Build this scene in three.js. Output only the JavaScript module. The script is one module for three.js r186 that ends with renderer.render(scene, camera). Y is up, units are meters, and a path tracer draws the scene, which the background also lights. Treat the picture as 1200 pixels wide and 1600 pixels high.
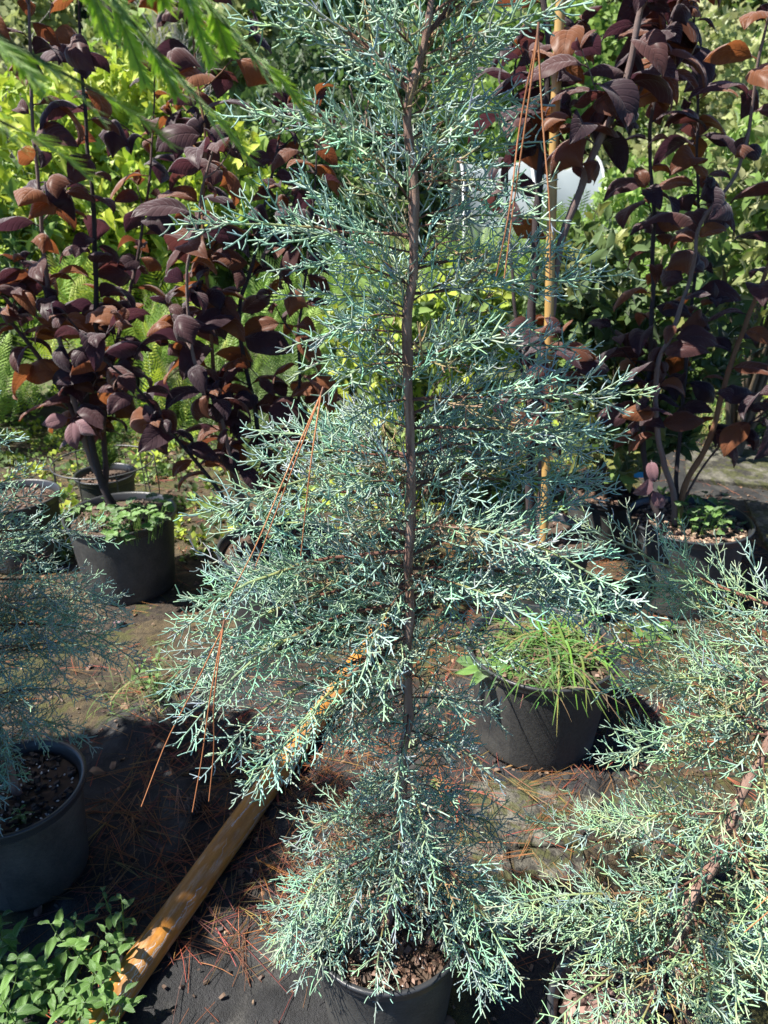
import * as THREE from 'three';
import { Sky } from 'three/addons/objects/Sky.js';
import { mergeGeometries } from 'three/addons/utils/BufferGeometryUtils.js';

// ---------------------------------------------------------------- camera, sky, sun, exposure
const scene = new THREE.Scene();
const camera = new THREE.PerspectiveCamera(69.4, 0.75, 0.05, 500);
camera.position.set(0, 1.55, 0);
camera.rotation.x = -24 * Math.PI / 180;
camera.focus = 1.15;
camera.userData.fStop = 8.5;

const sunDir = new THREE.Vector3(-0.503, 0.848, 0.159).normalize();
const sky = new Sky();
sky.name = 'sky'; sky.userData.kind = 'structure';
sky.scale.setScalar(400);
sky.material.uniforms.sunPosition.value.copy(sunDir);
sky.material.uniforms.turbidity.value = 1.5;
sky.material.uniforms.rayleigh.value = 0.6;
sky.material.uniforms.mieCoefficient.value = 0.004;
scene.add(sky);
scene.environmentIntensity = 0.1;

const sun = new THREE.DirectionalLight(new THREE.Color().setRGB(1.0, 0.945, 0.85), 5);
sun.name = 'sun';
sun.position.copy(sunDir).multiplyScalar(30).add(new THREE.Vector3(0, 0, -2));
sun.target.position.set(0, 0, -2);
sun.castShadow = true;
sun.shadow.mapSize.set(4096, 4096);
Object.assign(sun.shadow.camera, { left: -12, right: 12, top: 12, bottom: -12, near: 1, far: 80 });
scene.add(sun, sun.target);

const renderer = new THREE.WebGLRenderer({ antialias: true });
renderer.toneMapping = THREE.LinearToneMapping;
renderer.toneMappingExposure = 2.65;
renderer.shadowMap.enabled = true;

// ---------------------------------------------------------------- helpers
function rngOf(seed) {
  let a = seed >>> 0;
  return () => { a = (a + 0x6D2B79F5) | 0; let t = Math.imul(a ^ (a >>> 15), 1 | a); t = (t + Math.imul(t ^ (t >>> 7), 61 | t)) ^ t; return ((t ^ (t >>> 14)) >>> 0) / 4294967296; };
}
let R = rngOf(7);
const rr = (a, b) => a + (b - a) * R();
const TAU = Math.PI * 2, D2R = Math.PI / 180;
const V = (x, y, z) => new THREE.Vector3(x, y, z);
const clamp = (x, a, b) => Math.min(b, Math.max(a, x));
const mix = (a, b, t) => a + (b - a) * t;
const smooth = (a, b, x) => { const t = clamp((x - a) / (b - a), 0, 1); return t * t * (3 - 2 * t); };
const mix3 = (a, b, t) => [mix(a[0], b[0], t), mix(a[1], b[1], t), mix(a[2], b[2], t)];
const add3 = (a, b, s = 1) => [a[0] + b[0] * s, a[1] + b[1] * s, a[2] + b[2] * s];
const sub3 = (a, b) => [a[0] - b[0], a[1] - b[1], a[2] - b[2]];
const cross3 = (a, b) => [a[1] * b[2] - a[2] * b[1], a[2] * b[0] - a[0] * b[2], a[0] * b[1] - a[1] * b[0]];
const norm3 = (a) => { const l = Math.hypot(a[0], a[1], a[2]) || 1; return [a[0] / l, a[1] / l, a[2] / l]; };
const len3 = (a) => Math.hypot(a[0], a[1], a[2]);
const perp3 = (d) => norm3(Math.abs(d[1]) < 0.9 ? cross3(d, [0, 1, 0]) : cross3(d, [1, 0, 0]));
function hash2(x, y) { let h = Math.imul(x | 0, 374761393) + Math.imul(y | 0, 668265263); h = Math.imul(h ^ (h >>> 13), 1274126177); return ((h ^ (h >>> 16)) >>> 0) / 4294967296; }
function noise2(x, y) {
  const ix = Math.floor(x), iy = Math.floor(y), fx = x - ix, fy = y - iy, u = fx * fx * (3 - 2 * fx), v = fy * fy * (3 - 2 * fy);
  return mix(mix(hash2(ix, iy), hash2(ix + 1, iy), u), mix(hash2(ix, iy + 1), hash2(ix + 1, iy + 1), u), v);
}
function fbm(x, y, o = 4) { let s = 0, a = 0.5, n = 0; for (let i = 0; i < o; i++) { s += a * noise2(x, y); n += a; x = x * 2.03 + 17.1; y = y * 2.03 - 9.7; a *= 0.5; } return s / n; }

const taken = new Map();
function numbered(name) { const n = taken.get(name) ?? 0; taken.set(name, n + 1); return n ? `${name}_${String(n).padStart(3, '0')}` : name; }
function shadow(o) { o.castShadow = true; o.receiveShadow = true; return o; }
function thing(name, label, category, group, pos = [0, 0, 0]) {
  const o = new THREE.Group(); o.name = numbered(name); o.position.set(...pos);
  o.userData = { label, category }; if (group) o.userData.group = group;
  scene.add(o); return o;
}
function part(name, geo, mat, parent, kind) {
  const m = shadow(new THREE.Mesh(geo, mat)); m.name = name; if (kind) m.userData.kind = kind; parent.add(m); return m;
}
function solo(name, geo, mat, label, category, group) {
  const m = shadow(new THREE.Mesh(geo, mat)); m.name = numbered(name); m.userData = { label, category }; if (group) m.userData.group = group; scene.add(m); return m;
}
function struct(name, geo, mat) { const m = shadow(new THREE.Mesh(geo, mat)); m.name = numbered(name); m.userData = { kind: 'structure' }; scene.add(m); return m; }

// collects triangles with vertex colours
class GB {
  constructor() { this.p = []; this.n = []; this.c = []; this.u = []; this.i = []; }
  get count() { return this.p.length / 3; }
  vert(p, n, c, u = 0, v = 0) { this.p.push(p[0], p[1], p[2]); this.n.push(n[0], n[1], n[2]); this.c.push(c[0], c[1], c[2]); this.u.push(u, v); return this.p.length / 3 - 1; }
  tube(pts, rad, sides, col, tip = true) {                       // col: colour or (t, angle) => colour
    const N = pts.length; let prev = null, base = this.count, along = 0;
    for (let k = 0; k < N; k++) {
      const d = norm3(sub3(pts[Math.min(k + 1, N - 1)], pts[Math.max(k - 1, 0)]));
      let a = prev ? sub3(prev, [d[0] * (prev[0] * d[0] + prev[1] * d[1] + prev[2] * d[2]), d[1] * (prev[0] * d[0] + prev[1] * d[1] + prev[2] * d[2]), d[2] * (prev[0] * d[0] + prev[1] * d[1] + prev[2] * d[2])]) : perp3(d);
      a = norm3(a); prev = a; const b = cross3(d, a), r = typeof rad === 'function' ? rad(k / (N - 1)) : mix(rad[0], rad[1], k / (N - 1));
      if (k) along += len3(sub3(pts[k], pts[k - 1]));
      for (let s = 0; s < sides; s++) {
        const q = s / sides * TAU, cs = Math.cos(q), sn = Math.sin(q), n = [a[0] * cs + b[0] * sn, a[1] * cs + b[1] * sn, a[2] * cs + b[2] * sn];
        this.vert(add3(pts[k], n, r), n, typeof col === 'function' ? col(k / (N - 1), q) : col, s / sides, along);
      }
    }
    for (let k = 0; k < N - 1; k++) for (let s = 0; s < sides; s++) {
      const s1 = (s + 1) % sides, A = base + k * sides + s, B = base + k * sides + s1, C = A + sides, Dd = B + sides;
      this.i.push(A, B, Dd, A, Dd, C);
    }
    if (tip) {
      const d = norm3(sub3(pts[N - 1], pts[N - 2])), r = typeof rad === 'function' ? rad(1) : rad[1];
      const t = this.vert(add3(pts[N - 1], d, r * 0.9), d, typeof col === 'function' ? col(1, 0) : col, 0.5, along), L = base + (N - 1) * sides;
      for (let s = 0; s < sides; s++) this.i.push(L + s, L + (s + 1) % sides, t);
    }
  }
  // a short curved scale-leaf twig: start, direction, bend, length, radii
  twig(p, d, bend, l, r0, r1, c, seg = 2) {
    const pts = [p];
    let q = p, e = d;
    for (let k = 1; k <= seg; k++) { q = add3(q, e, l / seg); pts.push(q); e = norm3(add3(e, bend, 1 / seg)); }
    this.tube(pts, [r0, r1], 3, c);
    return pts;
  }
  geo() {
    const g = new THREE.BufferGeometry();
    g.setAttribute('position', new THREE.Float32BufferAttribute(this.p, 3));
    g.setAttribute('normal', new THREE.Float32BufferAttribute(this.n, 3));
    g.setAttribute('color', new THREE.Float32BufferAttribute(this.c, 3));
    g.setAttribute('uv', new THREE.Float32BufferAttribute(this.u, 2));
    g.setIndex(this.i); return g;
  }
}
function catmull(pts, n) { const c = new THREE.CatmullRomCurve3(pts.map((p) => V(...p)), false, 'centripetal'); return c.getPoints(n).map((v) => [v.x, v.y, v.z]); }
function std(o) { return new THREE.MeshStandardMaterial({ roughness: 0.85, ...o }); }
function rgb(r, g, b) { return new THREE.Color().setRGB(r, g, b); }
function dataTex(w, h, fn, srgb) {
  const d = new Uint8Array(w * h * 4);
  for (let y = 0; y < h; y++) for (let x = 0; x < w; x++) { const c = fn(x, y), k = (y * w + x) * 4; d[k] = clamp(c[0], 0, 1) * 255; d[k + 1] = clamp(c[1], 0, 1) * 255; d[k + 2] = clamp(c[2], 0, 1) * 255; d[k + 3] = 255; }
  const t = new THREE.DataTexture(d, w, h); t.wrapS = t.wrapT = THREE.RepeatWrapping; t.magFilter = THREE.LinearFilter; t.minFilter = THREE.LinearMipmapLinearFilter; t.generateMipmaps = true;
  if (srgb) t.colorSpace = THREE.SRGBColorSpace; t.needsUpdate = true; return t;
}
const toS = (x) => x <= 0.0031308 ? x * 12.92 : 1.055 * Math.pow(x, 1 / 2.4) - 0.055;
const sc = (c) => [toS(c[0]), toS(c[1]), toS(c[2])];

// ---------------------------------------------------------------- terrain
function groundY(x, z) {
  const d = -z;
  let y = -0.30 * smooth(4.8, 9.5, d);
  y += 0.10 * Math.max(0, d - 15) * (0.75 + 0.25 * clamp(x / 20, -1, 1));
  y += (fbm(x * 0.5 + 3, z * 0.5, 3) - 0.5) * 0.16 * smooth(3.5, 6, d);
  return Math.min(y, 14);
}
function nearY(x, z) {                                            // small relief of the nursery bed
  const wrinkle = Math.sin((x * 0.8 - z * 0.55) * 26 + fbm(x * 3, z * 3, 3) * 9);
  const fab = fabricAt(x, z);
  return (fbm(x * 9, z * 9, 5) - 0.5) * 0.036 + fab * (Math.max(0, wrinkle) ** 3) * 0.026 * fbm(x * 2 + 5, z * 2, 2);
}
function fabricAt(x, z) {
  const n = fbm(x * 2.2 + 11, z * 2.2 + 4, 4) - 0.5;
  const a = smooth(-0.12, 0.10, 0.45 - Math.abs(x + 0.35 + (z + 1.3) * 0.25) * 0.62 + n * 0.8) * smooth(-2.35, -1.75, z + n * 0.6);
  const b = smooth(1.25, 1.6, x + n * 0.7) * 0.9;
  return clamp(Math.max(a, b), 0, 1);
}
{
  // graded sheet to the horizon with a hole where the fine bed lies
  const xs = [], zs = [];
  const X0 = -3.0, X1 = 3.4, Z0 = -6.0, Z1 = 1.2;
  for (let k = 0; k <= 24; k++) xs.push(X0 - 150 * ((24 - k) / 24) ** 2.2);
  for (let k = 1; k < 20; k++) xs.push(mix(X0, X1, k / 20));
  for (let k = 0; k <= 24; k++) xs.push(X1 + 150 * (k / 24) ** 2.2);
  for (let k = 0; k <= 34; k++) zs.push(Z0 - 240 * ((34 - k) / 34) ** 2.2);
  for (let k = 1; k < 20; k++) zs.push(mix(Z0, Z1, k / 20));
  for (let k = 0; k <= 10; k++) zs.push(Z1 + 40 * (k / 10) ** 2);
  const g = new GB();
  for (const z of zs) for (const x of xs) {
    const n = fbm(x * 0.7, z * 0.7, 3);
    g.vert([x, groundY(x, z) - 0.0, z], [0, 1, 0], mix3([0.045, 0.06, 0.02], [0.085, 0.085, 0.035], n));
  }
  const W = xs.length;
  for (let j = 0; j < zs.length - 1; j++) for (let i = 0; i < W - 1; i++) {
    if (xs[i] >= X0 - 1e-6 && xs[i + 1] <= X1 + 1e-6 && zs[j] >= Z0 - 1e-6 && zs[j + 1] <= Z1 + 1e-6) continue;
    const a = j * W + i; g.i.push(a, a + W, a + 1, a + 1, a + W, a + W + 1);
  }
  const geo = g.geo(); geo.computeVertexNormals();
  struct('ground', geo, std({ vertexColors: true, roughness: 0.95 }));

  // the bed in view: soil, moss and black woven ground cloth
  const SX = X1 - X0, SZ = Z1 - Z0, NX = 300, NZ = 340, b = new GB();
  for (let j = 0; j <= NZ; j++) for (let i = 0; i <= NX; i++) {
    const x = X0 + SX * i / NX, z = Z0 + SZ * j / NZ, edge = Math.min(i, NX - i, j, NZ - j);
    b.vert([x, groundY(x, z) + nearY(x, z) * smooth(0, 8, edge), z], [0, 1, 0], [1, 1, 1], i / NX, j / NZ);
  }
  for (let j = 0; j < NZ; j++) for (let i = 0; i < NX; i++) { const a = j * (NX + 1) + i; b.i.push(a, a + NX + 1, a + 1, a + 1, a + NX + 1, a + NX + 2); }
  const bg = b.geo(); bg.computeVertexNormals();
  const TW = 1792, TH = 2016;
  const col = dataTex(TW, TH, (px, py) => {
    const x = X0 + SX * px / TW, z = Z0 + SZ * py / TH;
    const f1 = fbm(x * 14, z * 14, 4), f2 = fbm(x * 60 + 9, z * 60, 2), f3 = fbm(x * 3 + 31, z * 3, 3), g1 = hash2(px, py);
    let soil = mix3([0.014, 0.011, 0.008], [0.075, 0.052, 0.034], clamp(f1 * 0.9 + (f2 - 0.5) * 0.9 + (g1 - 0.5) * 0.3, 0, 1));
    const clay = smooth(0.5, 0.58, fbm(x * 2.3 + 71, z * 2.3 - 5, 5) + (f1 - 0.5) * 0.25);
    soil = mix3(soil, mix3([0.028, 0.021, 0.011], [0.125, 0.092, 0.045], clamp(f1 * 1.2 - 0.15 + (f2 - 0.5) * 1.0 + (g1 - 0.5) * 0.4, 0, 1)), clay * 0.8);
    const moss = smooth(0.53, 0.62, fbm(x * 6.5 - 7, z * 6.5 + 3, 5) + (f2 - 0.5) * 0.35);
    soil = mix3(soil, mix3([0.022, 0.028, 0.005], [0.085, 0.09, 0.018], f2 * 0.7 + g1 * 0.3), moss * 0.75);
    const weave = 0.85 + 0.15 * Math.sin(px * 1.9) * Math.sin(py * 1.9);
    let cloth = mix3([0.012, 0.0125, 0.014], [0.036, 0.0365, 0.039], clamp(f1 + (f2 - 0.5) * 0.6, 0, 1));
    const dust = smooth(0.50, 0.66, fbm(x * 7 + 40, z * 7 - 12, 4)); cloth = mix3(cloth, [0.085, 0.082, 0.075], dust * (0.3 + 0.5 * f2) * (0.6 + 0.8 * g1));
    cloth = cloth.map((c) => c * weave);
    const fa = fabricAt(x, z), k = smooth(0.35, 0.62, fa + (f1 - 0.5) * 0.5);
    return sc(mix3(soil, cloth, k));
  }, true);
  const bump = dataTex(512, 512, (x, y) => { const v = 0.5 * fbm(x / 9, y / 9, 3) + 0.5 * hash2(x, y); return [v, v, v]; });
  bump.repeat.set(16, 18);
  struct('ground', bg, std({ map: col, bumpMap: bump, bumpScale: 0.008, roughness: 0.82 }));
}

// ---------------------------------------------------------------- shared materials
const grain = dataTex(256, 256, (x, y) => { const v = 0.55 * fbm(x / 7, y / 7, 4) + 0.45 * hash2(x, y); return [v, v, v]; });
const dusty = dataTex(512, 512, (x, y) => {
  const a = smooth(0.35, 0.75, fbm(x / 90, y / 90, 5)), f = fbm(x / 5, y / 5, 3), sp = hash2(x, y);
  const c = mix3([0.017, 0.018, 0.020], [0.085, 0.082, 0.074], clamp(a * 0.45 + f * 0.45 + (sp - 0.5) * 0.3, 0, 1)); return sc(c);
}, true);
const M = {
  pot: std({ map: dusty, bumpMap: grain, bumpScale: 0.0012, roughness: 0.6 }),
  rim: std({ color: rgb(0.03, 0.032, 0.036), bumpMap: grain, bumpScale: 0.0004, roughness: 0.38 }),
  veg: new THREE.MeshPhysicalMaterial({ vertexColors: true, roughness: 0.8, specularIntensity: 0.35 }),
  wood: std({ vertexColors: true, roughness: 0.85, bumpMap: grain, bumpScale: 0.002 }),
  litter: std({ vertexColors: true, roughness: 0.7 }),
  soil: std({ vertexColors: true, roughness: 0.95, bumpMap: grain, bumpScale: 0.006 }),
};
const thinLeaf = (o) => new THREE.MeshPhysicalMaterial({ vertexColors: true, roughness: 0.92, transmission: 0.42, thickness: 0, side: THREE.DoubleSide, ...o });
M.grass = thinLeaf({ transmission: 0.35 });

// ---------------------------------------------------------------- pots
function chips(g, x, y, z, rad, n, pal, size) {
  for (let k = 0; k < n; k++) {
    const q = rr(0, TAU), r = rad * Math.sqrt(R()), s = rr(size * 0.5, size * 1.3), c = pal[Math.floor(R() * pal.length)], f = rr(0.7, 1.25);
    const cx = x + Math.cos(q) * r, cz = z + Math.sin(q) * r, cy = y + rr(-0.002, 0.008), e = new THREE.Euler(rr(-0.6, 0.6), rr(0, TAU), rr(-0.6, 0.6));
    const corners = [];
    for (const [sx, sy, sz] of [[-1, -0.35, -0.6], [1, -0.35, -0.6], [1, -0.35, 0.6], [-1, -0.35, 0.6], [-0.8, 0.4, -0.4], [0.8, 0.35, -0.5], [0.7, 0.4, 0.5], [-0.9, 0.3, 0.4]]) {
      const v = V(sx * s * rr(0.7, 1.1), sy * s * 0.9, sz * s * rr(0.6, 1.1)).applyEuler(e); corners.push([v.x + cx, v.y + cy, v.z + cz]);
    }
    for (const [a, b, d, e2] of [[4, 7, 6, 5], [0, 1, 5, 4], [1, 2, 6, 5], [2, 3, 7, 6], [3, 0, 4, 7]]) {
      const nn = norm3(cross3(sub3(corners[b], corners[a]), sub3(corners[d], corners[a]))), cc = c.map((w) => w * f);
      const i0 = g.vert(corners[a], nn, cc), i1 = g.vert(corners[b], nn, cc), i2 = g.vert(corners[d], nn, cc), i3 = g.vert(corners[e2], nn, cc);
      g.i.push(i0, i1, i2, i0, i2, i3);
    }
  }
}
function pot({ x, z, r, h, label, group = 'black nursery pots', soilDrop = 0.035, taper = 0.84, chipCol, perlite = 0, chipN = 260, tilt = 0, body = M.pot }) {
  const t = thing('nursery_pot', label, 'pot', group, [x, 0, z]); t.rotation.z = tilt;
  const rb = r * taper, th = 0.004, prof = [];
  prof.push([0.001, 0.004], [rb - 0.012, 0.004], [rb - 0.003, 0.008], [rb, 0.018]);
  for (let k = 1; k <= 6; k++) prof.push([mix(rb, r - 0.004, k / 6.4), mix(0.018, h - 0.028, k / 6)]);
  const outer = prof.map(([a, b]) => new THREE.Vector2(a, b));
  const ro = outer[outer.length - 1].x;
  const inner = [[ro - th, h - 0.03], [mix(rb, ro, 0.5) - th, h * 0.5], [rb - th, 0.02], [0.001, 0.018]].map(([a, b]) => new THREE.Vector2(a, b));
  const bodyGeo = new THREE.LatheGeometry([...outer, ...inner], 64);
  const uv = bodyGeo.attributes.uv, po = bodyGeo.attributes.position; for (let k = 0; k < uv.count; k++) uv.setXY(k, uv.getX(k) * r * TAU / 0.6, po.getY(k) / 0.6 + x);
  part('body', bodyGeo, body, t);
  const rp = [[ro - th - 0.001, h - 0.031], [ro + 0.001, h - 0.032], [ro + 0.006, h - 0.030], [r + 0.004, h - 0.026], [r + 0.004, h - 0.012], [r + 0.008, h - 0.009], [r + 0.009, h - 0.003], [r + 0.006, h], [r, h - 0.001], [r - 0.003, h - 0.006], [ro - th - 0.001, h - 0.022], [ro - th - 0.001, h - 0.031]].map(([a, b]) => new THREE.Vector2(a, b));
  part('rim', new THREE.LatheGeometry(rp, 72), M.rim, t);
  const sy = h - soilDrop, g = new GB(), rs = mix(rb, ro, sy / h) - th - 0.0015, rings = 12, seg = 40;
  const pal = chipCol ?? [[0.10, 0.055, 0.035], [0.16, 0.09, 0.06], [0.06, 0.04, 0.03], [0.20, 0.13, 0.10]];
  for (let a = 0; a <= rings; a++) for (let b = 0; b < seg; b++) {
    const q = b / seg * TAU, rad = rs * a / rings, px = Math.cos(q) * rad, pz = Math.sin(q) * rad;
    g.vert([px, sy + (fbm((px + x) * 40, (pz + z) * 40, 3) - 0.5) * 0.014 * (a < rings ? 1 : 0.3), pz], [0, 1, 0], mix3([0.03, 0.022, 0.016], [0.10, 0.065, 0.045], fbm((px + x) * 90, (pz + z) * 90, 2)));
  }
  for (let a = 0; a < rings; a++) for (let b = 0; b < seg; b++) { const b1 = (b + 1) % seg, A = a * seg + b, B = a * seg + b1; g.i.push(A, B, A + seg, B, B + seg, A + seg); }
  const sg = g.geo(); sg.computeVertexNormals(); part('soil', sg, M.soil, t);
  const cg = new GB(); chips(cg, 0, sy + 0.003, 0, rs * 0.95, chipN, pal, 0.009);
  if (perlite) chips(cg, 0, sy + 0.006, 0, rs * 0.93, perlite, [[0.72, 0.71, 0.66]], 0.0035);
  part('bark_chips', cg.geo(), M.litter, t, 'stuff');
  t.userData.top = sy; return t;
}

// ---------------------------------------------------------------- cypress trees
const BLUE = [[0.29, 0.425, 0.345], [0.25, 0.385, 0.32], [0.34, 0.475, 0.385], [0.255, 0.375, 0.27]];
const YEL = [0.34, 0.42, 0.14], BARK = [0.17, 0.085, 0.065], BARK2 = [0.36, 0.24, 0.19];
function foliage(fg, axis, L, o) {
  const { rad = 0.00122, tone = 1, lat = 1, gap = 0.0095 } = o;
  const N = axis.length - 1; let s = rr(0.02, 0.07) * (o.bare ?? 1), k = Math.floor(rr(0, 9));
  while (s < 0.985) {
    const f = s * N, i = Math.min(N - 1, Math.floor(f)), p = mix3(axis[i], axis[i + 1], f - i), d = norm3(sub3(axis[i + 1], axis[i]));
    const a = perp3(d), b = cross3(d, a), phi = k * 2.39996 + rr(-0.5, 0.5), side = add3([a[0] * Math.cos(phi), a[1] * Math.cos(phi), a[2] * Math.cos(phi)], b, Math.sin(phi));
    side[1] = side[1] * 0.75 + 0.12;
    const ang = rr(0.75, 1.15), ld = norm3(add3([d[0] * Math.cos(ang), d[1] * Math.cos(ang), d[2] * Math.cos(ang)], side, Math.sin(ang)));
    const l = clamp(L * (0.34 * (1 - s) + 0.12) * rr(0.6, 1.25) * lat, 0.018, 0.105);
    lateral(fg, p, ld, norm3(add3(d, [0, 0.5, 0])), l, rad * rr(0.84, 1.14), tone, s < 0.3 && R() < 0.22 ? { ...o, dry: true } : o);
    s += gap / L * rr(0.7, 1.4); k++;
  }
  const e = axis[N], ed = norm3(sub3(axis[N], axis[N - 1]));
  lateral(fg, e, ed, ed, 0.04, rad, tone, o);
}
function lateral(fg, p, d, toward, l, rad, tone, o) {
  const col = mix3(BLUE[Math.floor(R() * BLUE.length)], [0.33, 0.42, 0.19], (o.green ?? 0) * R() * 1.6).map((c, i) => o.dry ? mix(c, [0.25, 0.12, 0.05][i], 0.75) : c).map((c) => c * tone * rr(0.85, 1.12));
  const yellow = R() < (o.yellow ?? 0.16), pts = [p]; let q = p, e = d; const n = 4, bend = add3([toward[0] * 0.5, toward[1] * 0.5, toward[2] * 0.5], [rr(-0.35, 0.35), rr(-0.2, 0.45), rr(-0.35, 0.35)]);
  for (let k = 1; k <= n; k++) { q = add3(q, e, l / n); pts.push(q); e = norm3(add3(e, bend, 0.26)); }
  const stem = yellow ? mix3(YEL, col, 0.35) : mix3(col, YEL, 0.18);
  fg.tube(pts, [rad * 1.12, rad * 0.85], 3, (t) => mix3(stem, col, t));
  let s = rr(0.1, 0.25), k = Math.floor(R() * 2), roll = rr(0, TAU);
  while (s < 0.95) {
    const f = s * n, i = Math.min(n - 1, Math.floor(f)), tp = mix3(pts[i], pts[i + 1], f - i), td = norm3(sub3(pts[i + 1], pts[i])), a = perp3(td), b = cross3(td, a);
    roll += Math.PI * (k % 2 ? 1 : 1) + rr(0.15, 0.9);
    const sd = add3([a[0] * Math.cos(roll), a[1] * Math.cos(roll), a[2] * Math.cos(roll)], b, Math.sin(roll)), ang = rr(0.75, 1.15);
    const w = norm3(add3([td[0] * Math.cos(ang), td[1] * Math.cos(ang), td[2] * Math.cos(ang)], sd, Math.sin(ang)));
    const wl = rr(0.014, 0.034) * (1 - 0.35 * s) * (o.twig ?? 1), c = (R() < 0.12 ? mix3(col, YEL, 0.3) : col).map((x) => x * rr(0.88, 1.1));
    const bnd = add3([td[0] * 0.9, td[1] * 0.9 + 0.3, td[2] * 0.9], [rr(-0.5, 0.5), rr(-0.2, 0.5), rr(-0.5, 0.5)]);
    const tw = fg.twig(tp, w, bnd, wl, rad, rad * 0.66, c, 3);
    if (wl > 0.017 && R() < 0.42) {
      const wd = norm3(sub3(tw[3], tw[2])), a2 = perp3(wd), b2 = cross3(wd, a2), r2 = rr(0, TAU), sd2 = add3([a2[0] * Math.cos(r2), a2[1] * Math.cos(r2), a2[2] * Math.cos(r2)], b2, Math.sin(r2));
      fg.twig(tw[1], norm3(add3(wd, sd2, 1.1)), [wd[0] * 0.4, wd[1] * 0.4, wd[2] * 0.4], rr(0.006, 0.011), rad * 0.9, rad * 0.7, c, 1);
    }
    s += 0.0082 / l * rr(0.75, 1.3); k++;
  }
}
function branchAxis(p, az, e0, e1, L, wob = 0.10) {
  const pts = [p], n = 9; let q = p, a = az; const tw = rr(-0.35, 0.35);
  for (let k = 1; k <= n; k++) {
    const t = (k - 0.5) / n, el = mix(e0, e1, t ** 1.2) + rr(-wob, wob); a += tw / n + rr(-wob, wob) * 0.6;
    q = [q[0] + Math.cos(el) * Math.cos(a) * L / n, q[1] + Math.sin(el) * L / n, q[2] - Math.cos(el) * Math.sin(a) * L / n]; pts.push(q);
  }
  return pts;
}
function cypress({ label, trunk, tr, branches, seed, o = {} }) {
  R = rngOf(seed);
  const base = trunk[0], t = thing('cypress_tree', label, 'tree', 'young blue cypress trees', base), tp = catmull(trunk.map((p) => sub3(p, base)), 130), H = tp[tp.length - 1][1];
  const g = new GB();
  for (const [k, p] of tp.entries()) { if (k) { p[0] += (fbm(p[1] * 14 + seed, 3, 2) - 0.5) * 0.012; p[2] += (fbm(p[1] * 14, seed, 2) - 0.5) * 0.012; } }
  g.tube(tp, (q) => mix(tr[0], tr[1], q) * (0.86 + 0.3 * fbm(q * 45 + seed, 5, 3) + 0.16 * Math.max(0, Math.sin(q * 83 + 3 * fbm(q * 9, 2, 2))) ** 8), 12, (q, an) => mix3(BARK2, BARK, clamp(fbm(q * 90, an * 1.6 + 2, 4) * 2.4 - 0.7, 0, 1)));
  part('trunk', g.geo(), M.wood, t);
  const at = (h) => { let k = 0; while (k < tp.length - 2 && tp[k + 1][1] < h) k++; return mix3(tp[k], tp[k + 1], clamp((h - tp[k][1]) / (tp[k + 1][1] - tp[k][1]), 0, 1)); };
  for (const [h, az, L, e0, e1, ex] of branches) {
    const p = at(h - base[1]), ax = branchAxis(p, az * D2R, e0 * D2R, e1 * D2R, L);
    const bg = new GB(), r0 = clamp(L * 0.009, 0.0014, 0.0036) * (ex?.thick ?? 1);
    bg.tube(ax, [r0, 0.0011], 6, (q) => q < 0.4 ? mix3(BARK, [0.20, 0.08, 0.05], q / 0.4) : mix3([0.20, 0.08, 0.05], R() < 2 ? mix3(YEL, BLUE[1], clamp((q - 0.55) * 2.4, 0, 1)) : YEL, smooth(0.4, 0.62, q)));
    const b = part('branch', bg.geo(), M.wood, t), fg = new GB();
    foliage(fg, ax, L, { ...o, ...ex });
    part('foliage', fg.geo(), M.veg, b, 'stuff');
  }
  return t;
}

// ---- the three cypresses and their pots
R = rngOf(11);
pot({ x: 0.006, z: -0.978, r: 0.147, h: 0.275, label: 'black nursery pot holding the tall blue cypress in the centre foreground', perlite: 60, chipN: 420 });
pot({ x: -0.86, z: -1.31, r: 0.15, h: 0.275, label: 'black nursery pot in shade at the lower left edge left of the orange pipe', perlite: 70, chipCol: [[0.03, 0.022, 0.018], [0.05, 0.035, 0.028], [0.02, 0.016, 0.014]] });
pot({ x: 0.424, z: -0.794, r: 0.136, h: 0.26, label: 'black nursery pot of coarse bark at the lower right corner under the drooping cypress', chipN: 420, chipCol: [[0.20, 0.12, 0.10], [0.28, 0.18, 0.15], [0.10, 0.06, 0.05]] });

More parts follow.
